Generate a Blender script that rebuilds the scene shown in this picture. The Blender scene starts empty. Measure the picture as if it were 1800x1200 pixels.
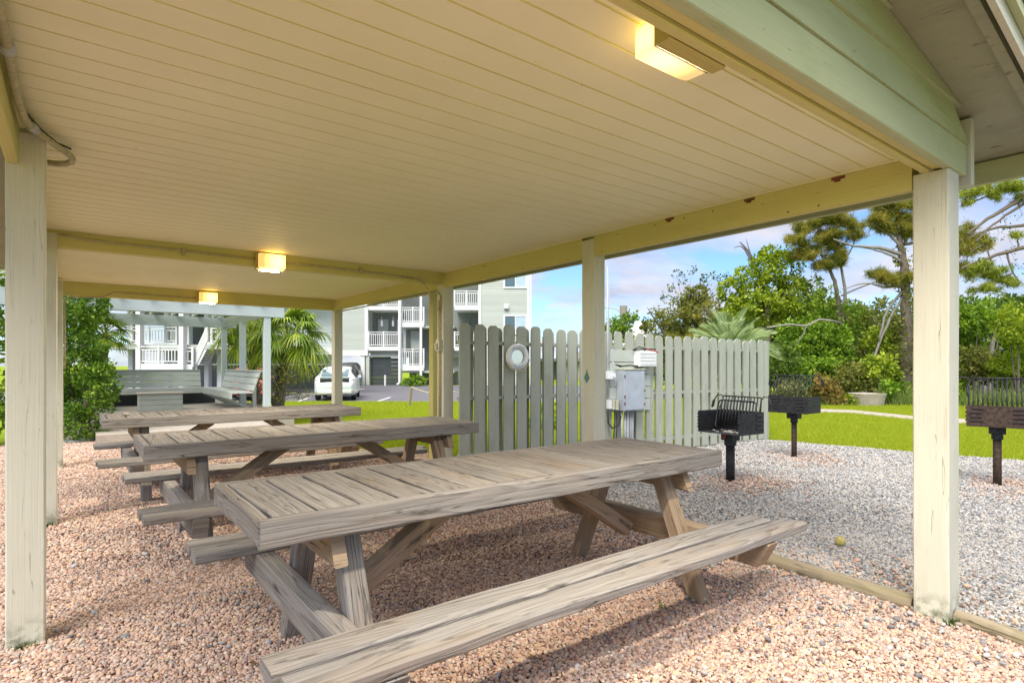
import bpy, math, random
import numpy as np
from mathutils import Vector, Matrix

random.seed(7); rng = np.random.default_rng(7)
C = bpy.context.scene.collection
R = math.radians
# ------------------------------------------------------------------ camera
F_PX, PSI, V0, EYE = 1013.1, 0.6504, 640.3, 1.25      # focal length in photo pixels, yaw, horizon row, eye height
SN, CS = math.sin(PSI), math.cos(PSI)
def at(u, v, d):
    """world point seen at photo pixel (u, v), d metres in front of the lens"""
    r = (u-900)/F_PX*d
    return Vector((CS*r+SN*d, -SN*r+CS*d, EYE-(v-V0)/F_PX*d))
def gp(u, v, z=0.0):
    return at(u, v, F_PX*(EYE-z)/(v-V0))
def cf(r, d, z=0.0):
    """camera frame (metres right, metres ahead) to world"""
    return Vector((CS*r+SN*d, -SN*r+CS*d, z))
cd = bpy.data.cameras.new('camera'); cam = bpy.data.objects.new('camera', cd); C.objects.link(cam)
cam.location = (0, 0, EYE); cam.rotation_euler = (R(90), 0, -PSI)
cd.sensor_width = 36; cd.lens = F_PX/1800*36; cd.shift_y = (V0-600)/1800; cd.clip_end = 2000; cd.clip_start = .02
S = bpy.context.scene; S.camera = cam
# ------------------------------------------------------------------ nodes helper
class NT:
    def __init__(s, nt): s.nt = nt; s.n = nt.nodes; s.l = nt.links
    def put(s, node, key, val):
        sock = node.inputs[key]
        if isinstance(val, bpy.types.NodeSocket): s.l.new(val, sock)
        elif isinstance(val, bpy.types.Node): s.l.new(val.outputs[0], sock)
        else:
            if hasattr(sock.default_value, '__len__') and not hasattr(val, '__len__'): val = [val]*len(sock.default_value)
            if hasattr(val, '__len__') and len(val) == 3 and len(sock.default_value) == 4: val = (*val, 1)
            sock.default_value = val
    def a(s, t, props=None, **ins):
        nd = s.n.new(t)
        for k, v in (props or {}).items(): setattr(nd, k, v)
        for k, v in ins.items():
            k = int(k[1:]) if k[0] == '_' else k.replace('__', ' ')
            s.put(nd, k, v)
        return nd
    def m(s, op, a, b=0.0, c=None, clamp=False):
        nd = s.n.new('ShaderNodeMath'); nd.operation = op; nd.use_clamp = clamp
        s.put(nd, 0, a); s.put(nd, 1, b)
        if c is not None: s.put(nd, 2, c)
        return nd.outputs[0]
    def vm(s, op, a, b=(0, 0, 0)):
        nd = s.n.new('ShaderNodeVectorMath'); nd.operation = op; s.put(nd, 0, a); s.put(nd, 1, b); return nd.outputs[0]
    def mix(s, f, a, b, mode='MIX'):
        nd = s.n.new('ShaderNodeMix'); nd.data_type = 'RGBA'; nd.blend_type = mode
        s.put(nd, 0, f); s.put(nd, 6, a); s.put(nd, 7, b); return nd.outputs[2]
    def ramp(s, f, stops, interp='LINEAR'):
        nd = s.n.new('ShaderNodeValToRGB'); cr = nd.color_ramp; cr.interpolation = interp
        while len(cr.elements) < len(stops): cr.elements.new(0.5)
        for e, (p, c) in zip(cr.elements, stops):
            e.position = p; e.color = (*c, 1) if hasattr(c, '__len__') else (c, c, c, 1)
        s.put(nd, 0, f); return nd.outputs[0]
    def noise(s, vec, scale=1.0, detail=2.0, rough=.5, dist=0.0):
        nd = s.a('ShaderNodeTexNoise', None, Vector=vec, Scale=scale, Detail=detail, Roughness=rough, Distortion=dist)
        return nd.outputs[0]
    def mapr(s, v, a, b, c=0.0, d=1.0):
        nd = s.n.new('ShaderNodeMapRange'); s.put(nd, 0, v)
        for i, x in enumerate((a, b, c, d)): nd.inputs[i+1].default_value = x
        return nd.outputs[0]
# ------------------------------------------------------------------ world, sun, exposure
SUN_EL, SUN_AZ = R(50), R(236)          # azimuth measured from +Y clockwise: behind the camera, to its left
w = bpy.data.worlds.new('World'); S.world = w; w.use_nodes = True
t = NT(w.node_tree); bg = t.n['Background']
sky = t.a('ShaderNodeTexSky', dict(sky_type='NISHITA', sun_disc=False, sun_elevation=SUN_EL, sun_rotation=SUN_AZ, altitude=0, air_density=1.0, dust_density=.25, ozone_density=2.0))
tc = t.a('ShaderNodeTexCoord')
sep = t.a('ShaderNodeSeparateXYZ', None, Vector=tc.outputs['Generated'])
den = t.m('ADD', t.m('MAXIMUM', sep.outputs[2], 0.0), .18)
px = t.m('DIVIDE', sep.outputs[0], den); py = t.m('DIVIDE', sep.outputs[1], den)
pl = t.a('ShaderNodeCombineXYZ', None, X=px, Y=py, Z=0.0)
n1 = t.noise(pl, 1.15, 7, .55, .35)
n2 = t.noise(t.vm('ADD', pl, (5.1, 2.2, 0)), 3.2, 5, .6, .2)
hi = t.mapr(sep.outputs[2], .25, .8, 0, .17)
cl = t.m('ADD', t.m('ADD', n1, t.m('MULTIPLY', n2, .12)), hi)
cov = t.ramp(cl, [(.47, 0.0), (.55, .55), (.66, .95)])
shade = t.ramp(t.noise(t.vm('ADD', pl, (.12, .2, 0)), 1.9, 6, .6), [(.3, (2.0, 2.3, 3.1)), (.6, (3.7, 3.5, 3.7))])
shade = t.mix(t.mapr(sep.outputs[2], .35, .8), shade, (8.5, 8.3, 8.2))
skyc = t.mix(cov, t.mix(1.0, sky.outputs[0], (.50, .64, .84), 'MULTIPLY'), shade)
t.put(bg, 'Color', skyc); bg.inputs['Strength'].default_value = .10
sd = bpy.data.lights.new('sun', 'SUN'); sd.energy = 1.75; sd.angle = R(32); sd.color = (1, .95, .86)
so = bpy.data.objects.new('sun', sd); C.objects.link(so)
so.rotation_euler = (R(90)-SUN_EL, 0, -SUN_AZ+math.pi); so.location = (0, -10, 20)
S.view_settings.view_transform = 'Standard'; S.view_settings.look = 'None'; S.view_settings.gamma = 1
S.view_settings.exposure = 1.3
S.render.engine = 'CYCLES'
S.cycles.use_denoising = True
S.cycles.max_bounces = 8; S.cycles.diffuse_bounces = 5; S.cycles.glossy_bounces = 3; S.cycles.transmission_bounces = 4; S.cycles.transparent_max_bounces = 8
S.cycles.caustics_reflective = False; S.cycles.caustics_refractive = False
S.cycles.sample_clamp_indirect = 6
# ------------------------------------------------------------------ mesh helpers
class MB:
    def __init__(s): s.v = []; s.f = []; s.uv = []
    def add(s, vs, fs, uvs):
        o = len(s.v); s.v += [tuple(x) for x in vs]; s.f += [tuple(i+o for i in f) for f in fs]; s.uv += uvs
    def loft(s, rings, closed=True, caps=True, uscale=1.0):
        """rings: lists of equally many points; uv = (length along, distance round)"""
        n = len(rings[0]); vs = [p for r in rings for p in r]; fs = []; uvs = []
        L = [0.0]
        for a, b in zip(rings, rings[1:]): L.append(L[-1]+(Vector(b[0])-Vector(a[0])).length)
        P = [0.0]
        for i in range(n): P.append(P[-1]+(Vector(rings[0][(i+1) % n])-Vector(rings[0][i])).length)
        o = random.uniform(0, 40)
        for k in range(len(rings)-1):
            for i in range(n if closed else n-1):
                j = (i+1) % n
                fs.append((k*n+i, k*n+j, (k+1)*n+j, (k+1)*n+i))
                uvs.append([(L[k]+o, P[i]), (L[k]+o, P[i+1]), (L[k+1]+o, P[i+1]), (L[k+1]+o, P[i])])
        if caps:
            for k, rev in ((0, True), (len(rings)-1, False)):
                idx = [k*n+i for i in range(n)]
                if rev: idx = idx[::-1]
                fs.append(tuple(idx)); c = Vector(rings[k][0])
                uvs.append([((Vector(vs[i])-c).length*.6+o, (Vector(vs[i])-c).z+.3) for i in idx])
        s.add(vs, fs, uvs)
    def board(s, p0, p1, w, t, up=(0, 0, 1), ch=.004, seg=1, jit=0.0, cut0=0.0, cut1=0.0, bow=0.0):
        """board from p0 to p1; t = thickness along 'up', w = the other way; cut = end slant along the thickness"""
        p0 = Vector(p0); p1 = Vector(p1); x = (p1-p0); L = x.length; x.normalize()
        up = Vector(up); y = up.cross(x).normalized(); z = x.cross(y).normalized()
        a, b = w/2, t/2; c = min(ch, a*.4, b*.4)
        oct_ = [(-a+c, -b), (a-c, -b), (a, -b+c), (a, b-c), (a-c, b), (-a+c, b), (-a, b-c), (-a, -b+c)] if c > 0 else [(-a, -b), (a, -b), (a, b), (-a, b)]
        rings = []
        for k in range(seg+1):
            f = k/seg; jy = random.uniform(-jit, jit); jz = random.uniform(-jit, jit)
            if k in (0, seg): jy *= .5; jz *= .5
            ring = []
            for (yy, zz) in oct_:
                sh = cut0*zz*(1-f) + cut1*zz*f
                q = p0+x*(L*f+sh)+y*(yy+jy+random.uniform(-jit, jit)*.35)+z*(zz+jz+random.uniform(-jit, jit)*.35+bow*math.sin(math.pi*f))
                ring.append(q)
            rings.append(ring)
        s.loft(rings)
    def box(s, x0, x1, y0, y1, z0, z1, ch=0.0, axis=None):
        d = [x1-x0, y1-y0, z1-z0]
        if axis is None: axis = d.index(max(d))
        cx, cy, cz = (x0+x1)/2, (y0+y1)/2, (z0+z1)/2
        if axis == 0: s.board((x0, cy, cz), (x1, cy, cz), d[1], d[2], (0, 0, 1), ch)
        elif axis == 1: s.board((cx, y0, cz), (cx, y1, cz), d[0], d[2], (0, 0, 1), ch)
        else: s.board((cx, cy, z0), (cx, cy, z1), d[0], d[1], (0, 1, 0), ch)
    def tube(s, pts, r, n=8, caps=True):
        pts = [Vector(p) for p in pts]; rings = []
        if not hasattr(r, '__len__'): r = [r]*len(pts)
        ref = Vector((0, 0, 1))
        for i, p in enumerate(pts):
            d = (pts[min(i+1, len(pts)-1)]-pts[max(i-1, 0)]).normalized()
            if abs(d.dot(ref)) > .95: ref = Vector((1, 0, 0)) if abs(d.x) < .9 else Vector((0, 1, 0))
            a = d.cross(ref).normalized(); ref = a.cross(d).normalized(); b = ref
            rings.append([p+(a*math.cos(2*math.pi*k/n)+b*math.sin(2*math.pi*k/n))*r[i] for k in range(n)])
        s.loft(rings, caps=caps)
    def prism(s, poly, vec):
        """flat polygon extruded along vec"""
        poly = [Vector(p) for p in poly]; vec = Vector(vec)
        s.loft([poly, [p+vec for p in poly]])
    def quad(s, a, b, c, d):
        a, b, c, d = map(Vector, (a, b, c, d)); o = random.uniform(0, 9)
        s.add([a, b, c, d], [(0, 1, 2, 3)], [[(o, 0), (o+(b-a).length, 0), (o+(b-a).length, (d-a).length), (o, (d-a).length)]])
    def lathe(s, prof, c=(0, 0, 0), n=20, M=None):
        c = Vector(c); rings = []
        for (r, z) in prof:
            ring = [Vector((r*math.cos(2*math.pi*k/n), r*math.sin(2*math.pi*k/n), z)) for k in range(n)]
            if M: ring = [M @ p for p in ring]
            rings.append([p+c for p in ring])
        s.loft(rings)
    def build(s, name, mat, parent=None, smooth=False, world=False, fix=False):
        off = Vector((0, 0, 0))
        if parent is not None and world: off = parent.location
        me = bpy.data.meshes.new(name)
        me.from_pydata([(x[0]-off[0], x[1]-off[1], x[2]-off[2]) for x in s.v], [], s.f)
        ul = me.uv_layers.new(name='UVMap')
        ul.data.foreach_set('uv', np.array([c for f in s.uv for p in f for c in p], dtype=np.float32))
        if smooth: me.polygons.foreach_set('use_smooth', [True]*len(me.polygons))
        if fix:
            import bmesh
            b = bmesh.new(); b.from_mesh(me); bmesh.ops.recalc_face_normals(b, faces=b.faces); b.to_mesh(me); b.free()
        me.materials.append(mat)
        o = bpy.data.objects.new(name, me); C.objects.link(o)
        if parent is not None: o.parent = parent
        return o
def tag(o, label=None, cat=None, group=None, kind=None):
    if label: o['label'] = label
    if cat: o['category'] = cat
    if group: o['group'] = group
    if kind: o['kind'] = kind
    return o
def empty(name, loc=(0, 0, 0), rz=0.0):
    o = bpy.data.objects.new(name, None); C.objects.link(o); o.location = loc; o.rotation_euler = (0, 0, rz); o.empty_display_size = .2
    return o
def kids(o): return [c for c in bpy.data.objects if c.parent == o]
def copy_tree(o, parent=None):
    ch = kids(o); c = o.copy(); C.objects.link(c)
    if parent is not None: c.parent = parent
    for k in ch: copy_tree(k, c)
    return c
def fast_mesh(name, verts, faces_n, mat, parent=None, world=False, smooth=False):
    """verts (N*k,3) grouped in polygons of k corners"""
    k = faces_n; verts = np.asarray(verts, dtype=np.float32).reshape(-1, 3)
    if parent is not None and world: verts = verts-np.array(parent.location, dtype=np.float32)
    nf = len(verts)//k; me = bpy.data.meshes.new(name)
    me.vertices.add(len(verts)); me.vertices.foreach_set('co', verts.ravel())
    me.loops.add(len(verts)); me.loops.foreach_set('vertex_index', np.arange(len(verts), dtype=np.int32))
    me.polygons.add(nf); me.polygons.foreach_set('loop_start', np.arange(0, len(verts), k, dtype=np.int32))
    me.polygons.foreach_set('loop_total', np.full(nf, k, dtype=np.int32))
    me.update(calc_edges=True); me.materials.append(mat)
    o = bpy.data.objects.new(name, me); C.objects.link(o)
    if parent is not None: o.parent = parent
    return o
# ------------------------------------------------------------------ materials
MATS = {}
def newmat(name):
    m = bpy.data.materials.new(name); m.use_nodes = True; MATS[name] = m
    t = NT(m.node_tree); return m, t, t.n['Principled BSDF']
def plain(name, col, rough=.6, metal=0.0, nz=.12, scale=8.0, bump=.0, spec=.5):
    m, t, b = newmat(name); tc = t.a('ShaderNodeTexCoord')
    n = t.noise(tc.outputs['Object'], scale, 4, .6)
    c = t.mix(t.mapr(n, .3, .7), [x*(1-nz) for x in col], [min(1, x*(1+nz)) for x in col])
    t.put(b, 'Base Color', c); t.put(b, 'Roughness', rough); t.put(b, 'Metallic', metal); t.put(b, 'Specular IOR Level', spec)
    if bump: t.put(b, 'Normal', t.a('ShaderNodeBump', None, Height=n, Strength=bump, Distance=.01))
    return m
def emis(name, col, st):
    m, t, b = newmat(name); t.put(b, 'Base Color', col); t.put(b, 'Emission Color', col); t.put(b, 'Emission Strength', st); return m
def wood(name, dark, mid, light, stain=(.03, .025, .02), bump=.6, ring=62, rvar=.25, warm=None):
    m, t, b = newmat(name); tc = t.a('ShaderNodeTexCoord'); g = t.a('ShaderNodeNewGeometry')
    rnd = g.outputs['Random Per Island']
    uv = t.vm('ADD', tc.outputs['UV'], t.a('ShaderNodeCombineXYZ', None, X=t.m('MULTIPLY', rnd, 91.0), Y=t.m('MULTIPLY', rnd, 57.0), Z=t.m('MULTIPLY', rnd, 13.0)))
    n1 = t.noise(t.vm('MULTIPLY', uv, (.42, 6.5, 1)), 1.0, 1.6, .4, .0)
    sw = t.m('FRACT', t.m('MULTIPLY', n1, ring/2.2))
    rg = t.m('SUBTRACT', 1.0, t.m('POWER', sw, 3.0))
    rg = t.m('MULTIPLY', rg, t.mapr(sw, 0, .12, 0, 1))
    fb = t.noise(t.vm('MULTIPLY', uv, (5, 300, 1)), 1.0, 3, .6)
    br = t.noise(t.vm('MULTIPLY', uv, (1.6, 7, 1)), 1.0, 4, .6)
    mid_ = t.noise(t.vm('MULTIPLY', uv, (1.5, 75, 1)), 1.0, 4, .65)
    c = t.ramp(t.m('ADD', t.m('ADD', t.m('MULTIPLY', rg, .15), t.m('MULTIPLY', fb, .46)), t.m('MULTIPLY', mid_, .55)), [(.22, dark), (.55, mid), (.98, light)])
    if warm: c = t.mix(t.mapr(br, .48, .72, 0, .6), c, t.mix(rg, warm[0], warm[1]))
    st = t.noise(t.vm('MULTIPLY', uv, (3.0, 16, 1)), 1.3, 5, .7)
    c = t.mix(t.mapr(st, .58, .72, 0, .8), c, stain)
    # thin drying cracks along the grain
    ck = t.noise(t.vm('MULTIPLY', uv, (.8, 42, 1)), 1.0, 2, .5)
    ckm = t.mapr(t.m('ABSOLUTE', t.m('SUBTRACT', ck, .60)), 0, .010, 1, 0)
    c = t.mix(t.m('MULTIPLY', ckm, .9), c, [x*.5 for x in stain])
    br2 = t.m('ADD', 1-rvar/2, t.m('MULTIPLY', rnd, rvar))
    c = t.vm('MULTIPLY', c, t.a('ShaderNodeCombineXYZ', None, X=br2, Y=br2, Z=br2))
    # nail heads with small rust halos near the board ends
    vn = t.a('ShaderNodeTexVoronoi', dict(feature='F1'), Vector=t.vm('MULTIPLY', uv, (3.1, 14.0, 1)), Scale=1.0)
    nh = t.m('MULTIPLY', t.mapr(vn.outputs['Distance'], .03, .10, 1, 0), t.mapr(t.a('ShaderNodeSeparateColor', None, Color=vn.outputs['Color']).outputs[0], .72, .76))
    c = t.mix(t.m('MULTIPLY', nh, .75), c, (.05, .022, .012))
    # knots
    vo = t.a('ShaderNodeTexVoronoi', dict(feature='F1'), Vector=t.vm('MULTIPLY', uv, (2.2, 5.0, 1)), Scale=1.0)
    kn = t.mapr(vo.outputs['Distance'], .035, .075, 1, 0)
    c = t.mix(t.m('MULTIPLY', kn, .7), c, [x*.7 for x in dark])
    t.put(b, 'Base Color', c); t.put(b, 'Roughness', .82); t.put(b, 'Specular IOR Level', .25)
    h = t.m('ADD', t.m('MULTIPLY', rg, .5), t.m('SUBTRACT', fb, t.m('MULTIPLY', ckm, 1.2)))
    t.put(b, 'Normal', t.a('ShaderNodeBump', None, Height=h, Strength=bump, Distance=.003))
    return m
def paint(name, col, dirt=(.16, .15, .08), amt=.5, crack=.6, rough=.6, bump=.3, base_grime=False):
    """old paint on timber: fine grain, hairline cracks, grimy streaks"""
    m, t, b = newmat(name); tc = t.a('ShaderNodeTexCoord'); g = t.a('ShaderNodeNewGeometry'); rnd = g.outputs['Random Per Island']
    uv = t.vm('ADD', tc.outputs['UV'], t.a('ShaderNodeCombineXYZ', None, X=t.m('MULTIPLY', rnd, 71.0), Y=t.m('MULTIPLY', rnd, 33.0), Z=0.0))
    fb = t.noise(t.vm('MULTIPLY', uv, (2.0, 150, 1)), 1.0, 3, .6)
    n1 = t.noise(t.vm('MULTIPLY', uv, (.45, 9, 1)), 1.0, 3, .5, .1)
    lines = t.m('ABSOLUTE', t.m('SUBTRACT', t.m('FRACT', t.m('MULTIPLY', n1, 13.0)), .5))
    mask = t.mapr(t.noise(t.vm('MULTIPLY', uv, (1.8, 5, 1)), 1.3, 3, .6), .46, .62)
    ck = t.m('MULTIPLY', t.mapr(lines, 0, .03, 1, 0), t.m('MULTIPLY', mask, t.mapr(fb, .4, .55)))
    vb = t.m('ADD', .91, t.m('MULTIPLY', rnd, .15))
    colv = t.vm('MULTIPLY', tuple(col), t.a('ShaderNodeCombineXYZ', None, X=vb, Y=vb, Z=vb))
    c = t.mix(t.mapr(fb, .3, .7, 0, .55), colv, [x*.80 for x in col])
    gr = t.noise(t.vm('MULTIPLY', uv, (1.3, 4, 1)), 1.0, 5, .65)
    c = t.mix(t.mapr(gr, .5, .75, 0, amt), c, t.mix(.5, col, dirt))
    sp = t.noise(t.vm('MULTIPLY', uv, (9, 30, 1)), 1.0, 3, .6)
    c = t.mix(t.mapr(sp, .68, .74, 0, .6), c, dirt)
    c = t.mix(t.m('MULTIPLY', ck, crack), c, (.07, .065, .05))
    if base_grime:
        gz = t.a('ShaderNodeSeparateXYZ', None, Vector=g.outputs['Position']).outputs[2]
        f = t.m('MULTIPLY', t.mapr(gz, .0, .16, 1, 0), t.mapr(t.noise(g.outputs['Position'], 22, 4, .6), .42, .6))
        c = t.mix(t.m('MULTIPLY', f, .85), c, (.05, .075, .02))
    t.put(b, 'Base Color', c); t.put(b, 'Roughness', rough); t.put(b, 'Specular IOR Level', .3)
    t.put(b, 'Normal', t.a('ShaderNodeBump', None, Height=t.m('SUBTRACT', fb, t.m('MULTIPLY', ck, 1.4)), Strength=bump, Distance=.0025))
    return m
def spotted(m, col, sc=7.0, lo=.0, hi=.16):
    """rusty nail stains and knots with tails, on a painted board"""
    t = NT(m.node_tree); b = t.n['Principled BSDF']; old = b.inputs['Base Color'].links[0].from_socket; g = t.a('ShaderNodeNewGeometry')
    p = t.vm('MULTIPLY', g.outputs['Position'], (1.0, .45, 1.0)); v = t.a('ShaderNodeTexVoronoi', dict(feature='F1'), Vector=t.vm('ADD', p, t.vm('MULTIPLY', t.a('ShaderNodeTexNoise', None, Vector=p, Scale=22.0).outputs[1], (.05, .05, .05))), Scale=sc)
    f = t.m('MULTIPLY', t.mapr(v.outputs['Distance'], lo, hi, 1, 0), t.mapr(t.a('ShaderNodeSeparateColor', None, Color=v.outputs['Color']).outputs[1], .45, .55))
    t.put(b, 'Base Color', t.mix(t.m('MULTIPLY', f, .85), old, col))
def leaf(name, c0, c1, c2, trans=.35, rough=.55):
    m, t, b = newmat(name); g = t.a('ShaderNodeNewGeometry'); tc = t.a('ShaderNodeTexCoord')
    rnd = g.outputs['Random Per Island']; big = t.noise(tc.outputs['Object'], 1.6, 3, .6)
    f = t.m('ADD', t.m('MULTIPLY', rnd, .55), t.mapr(big, .3, .7, 0, .45))
    c = t.ramp(f, [(.08, c0), (.5, c1), (.92, c2)])
    t.put(b, 'Base Color', c); t.put(b, 'Roughness', rough); t.put(b, 'Specular IOR Level', .3)
    tr = t.a('ShaderNodeBsdfTranslucent', None, Color=t.mix(1.0, c, (1.0, 1.0, .45), 'MULTIPLY'))
    mx = t.a('ShaderNodeMixShader', None, Fac=trans, _1=b, _2=tr); t.l.new(mx.outputs[0], t.n['Material Output'].inputs[0])
    return m
M = {}
M['post'] = paint('post_paint', (.63, .625, .525), amt=.4, crack=.9, bump=.5, base_grime=True)
M['beam'] = paint('lamp_tinted_paint', (.62, .57, .22), dirt=(.14, .12, .03), amt=.35, crack=.25)  # same paint as the posts, warm lamplight mixed into the colour
M['sage'] = paint('sage_paint', (.46, .51, .30), dirt=(.15, .19, .03), amt=.75, crack=.5)
M['soffit'] = paint('plywood_soffit', (.37, .385, .27), dirt=(.07, .06, .04), amt=.7, crack=.9, bump=.8)
M['boxtop'] = paint('bare_tan_boards', (.50, .46, .38), dirt=(.2, .18, .14), amt=.5, crack=.5)
spotted(M['soffit'], (.07, .03, .02), 11.0, .02, .2)
M['greypaint'] = paint('grey_bench_paint', (.50, .54, .50), dirt=(.15, .17, .12), amt=.5, crack=.35)
M['pergola'] = paint('pergola_paint', (.52, .60, .62), dirt=(.2, .25, .22), amt=.4, crack=.25)
M['fence'] = paint('fence_stain', (.41, .435, .37), dirt=(.10, .12, .08), amt=.8, crack=.8, bump=.5)
M['wood'] = wood('weathered_wood', (.085, .076, .07), (.225, .212, .20), (.44, .43, .418), warm=((.19, .145, .105), (.33, .265, .205)))
M['woodleg'] = wood('sheltered_wood', (.16, .115, .075), (.31, .235, .16), (.44, .36, .27), warm=((.24, .14, .06), (.38, .25, .12)))
M['log'] = wood('log_wood', (.12, .095, .065), (.27, .22, .15), (.42, .36, .27), warm=((.16, .17, .08), (.26, .24, .13)))
M['white'] = paint('white_trim', (.78, .79, .78), dirt=(.4, .4, .36), amt=.25, crack=.1)
M['siding'] = paint('grey_siding', (.52, .56, .50), dirt=(.3, .33, .28), amt=.3, crack=.0, bump=.05)
M['siding2'] = paint('blue_grey_siding', (.58, .63, .62), dirt=(.35, .38, .36), amt=.3, crack=.0, bump=.05)
M['doorandshade'] = plain('garage_door_and_shade', (.045, .055, .06), .6)  # garage door paint, also the painted shade under the pergola bench
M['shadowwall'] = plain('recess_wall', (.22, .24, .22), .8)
M['conduit'] = plain('painted_conduit', (.40, .36, .22), .5, 0, .25, 30)
M['conduitg'] = plain('grey_conduit', (.42, .45, .48), .45, 0, .15, 20)
M['steelbox'] = plain('grey_enclosure_paint', (.38, .43, .50), .45, 0, .12, 6)
M['whiteplastic'] = plain('white_plastic', (.75, .78, .82), .4, 0, .05, 6)
M['beigeplastic'] = plain('old_beige_plastic', (.50, .50, .38), .6, 0, .25, 20)
M['black'] = plain('black_rubber', (.02, .02, .022), .5)
M['darkiron'] = plain('sooty_iron', (.038, .039, .044), .55, .6, .5, 25, .3)
M['rustiron'] = plain('rusty_iron', (.07, .045, .035), .75, .4, .6, 30, .4)
M['rust'] = plain('rust', (.16, .045, .025), .9, 0, .4, 40)
M['ash'] = plain('grey_ash', (.30, .28, .26), .95, 0, .5, 40, .6)
M['glass'] = plain('window_glass', (.10, .16, .19), .08, 0, .1, 2)
M['blind'] = plain('window_blind', (.45, .58, .66), .4, 0, .1, 4)
M['red'] = plain('red_paint', (.35, .03, .02), .4)
M['mirror'] = plain('mirror_glass', (.75, .78, .76), .05, 1.0, .02, 2)
M['rope'] = plain('rope_fibre', (.55, .47, .30), .9, 0, .2, 60)
M['moss'] = plain('moss', (.05, .09, .015), .95, 0, .5, 40, .5)
M['moldedolive'] = paint('lamp_base_paint', (.52, .44, .14), dirt=(.1, .14, .03), amt=.5, crack=.2)
M['trunk'] = wood('bark', (.07, .055, .045), (.15, .12, .10), (.26, .22, .19), ring=30, bump=.9)
M['greybark'] = wood('grey_bark', (.14, .125, .11), (.26, .24, .22), (.38, .36, .33), ring=30, bump=.9)
M['concrete'] = plain('concrete', (.40, .355, .30), .9, 0, .12, 9, .2)
M['asphaltlight'] = None
# ceiling boards
def mk_ceiling():
    m, t, b = newmat('ceiling_vinyl'); g = t.a('ShaderNodeNewGeometry'); p = g.outputs['Position']
    n = t.noise(p, 1.1, 4, .6); s2 = t.noise(p, 26, 3, .7)
    c = t.mix(t.mapr(n, .35, .7), (.85, .835, .57), (.79, .77, .50))
    c = t.mix(t.mapr(s2, .72, .78, 0, .5), c, (.25, .2, .12))
    t.put(b, 'Base Color', c); t.put(b, 'Roughness', .5); t.put(b, 'Specular IOR Level', .3)
    return m
M['ceiling'] = mk_ceiling()
M['ceilgroove'] = plain('ceiling_groove_yellow', (.66, .66, .20), .8, 0, .15, 5)  # groove strips in yellow-green, yellower than the boards
# ground materials
def mk_bed(name, cols, sc):
    m, t, b = newmat(name); g = t.a('ShaderNodeNewGeometry'); p = g.outputs['Position']
    v = t.a('ShaderNodeTexVoronoi', dict(feature='F1'), Vector=p, Scale=sc)
    c = t.ramp(t.a('ShaderNodeSeparateColor', None, Color=v.outputs['Color']).outputs[0], [(i/(len(cols)-1), x) for i, x in enumerate(cols)])
    c = t.mix(t.mapr(v.outputs['Distance'], .25, .6, 0, .7), c, [x*.35 for x in cols[0]])
    t.put(b, 'Base Color', c); t.put(b, 'Roughness', .9); t.put(b, 'Normal', t.a('ShaderNodeBump', dict(invert=True), Height=v.outputs['Distance'], Strength=.8, Distance=.012))
    return m
PINK = [(.22, .12, .09), (.44, .27, .21), (.54, .345, .265), (.47, .36, .30), (.60, .48, .39), (.33, .26, .24), (.54, .36, .23)]
GREY = [(.11, .12, .14), (.29, .285, .28), (.37, .355, .34), (.19, .21, .235), (.46, .43, .39), (.31, .26, .215), (.40, .40, .405)]
M['pinkbed'] = mk_bed('pink_gravel_bed', PINK, 60); M['greybed'] = mk_bed('grey_gravel_bed', GREY, 60)
def mk_pebble(name, cols):
    m, t, b = newmat(name); oi = t.a('ShaderNodeObjectInfo'); tc = t.a('ShaderNodeTexCoord')
    k = len(cols); c = t.ramp(oi.outputs['Random'], [((i+.001)/k, x) for i, x in enumerate(cols)], 'CONSTANT')
    n = t.noise(t.vm('ADD', tc.outputs['Object'], t.a('ShaderNodeCombineXYZ', None, X=t.m('MULTIPLY', oi.outputs['Random'], 50.0), Y=0.0, Z=0.0)), 2.5, 3, .6)
    c = t.mix(t.mapr(n, .3, .7, 0, .35), c, t.mix(.5, c, (.75, .68, .6)))
    t.put(b, 'Base Color', c); t.put(b, 'Roughness', .7); t.put(b, 'Specular IOR Level', .35); return m
M['pinkpeb'] = mk_pebble('pink_pebble', PINK); M['greypeb'] = mk_pebble('grey_pebble', GREY)
def mk_lawn():
    m, t, b = newmat('lawn_turf'); g = t.a('ShaderNodeNewGeometry'); p = g.outputs['Position']
    n = t.noise(p, .55, 4, .6); n2 = t.noise(p, 7, 5, .7); n3 = t.noise(p, 70, 3, .7)
    c = t.ramp(n2, [(.32, (.14, .23, .010)), (.5, (.31, .40, .016)), (.68, (.52, .52, .05))])
    c = t.mix(t.mapr(n, .42, .62, 0, .55), c, (.24, .36, .012))
    c = t.mix(t.mapr(n3, .35, .65, .55, 0), c, (.06, .13, .008))
    t.put(b, 'Base Color', c); t.put(b, 'Roughness', .9); t.put(b, 'Specular IOR Level', .1)
    t.put(b, 'Normal', t.a('ShaderNodeBump', None, Height=t.m('ADD', n2, n3), Strength=.7, Distance=.04)); return m
M['lawn'] = mk_lawn()
M['blade'] = leaf('grass_blade', (.15, .26, .010), (.37, .45, .02), (.64, .60, .09), .4)
def mk_asphalt():
    m, t, b = newmat('asphalt'); g = t.a('ShaderNodeNewGeometry'); p = g.outputs['Position']
    n = t.noise(p, .35, 5, .6); n2 = t.noise(p, 60, 2, .6)
    c = t.mix(t.mapr(n, .35, .65), (.105, .105, .13), (.15, .145, .165)); c = t.mix(t.mapr(n2, .3, .7, 0, .3), c, (.2, .19, .19))
    t.put(b, 'Base Color', c); t.put(b, 'Roughness', .85); return m
M['asphalt'] = mk_asphalt()
M['leafA'] = leaf('bright_leaf', (.045, .10, .010), (.155, .29, .018), (.42, .56, .06))
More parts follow.
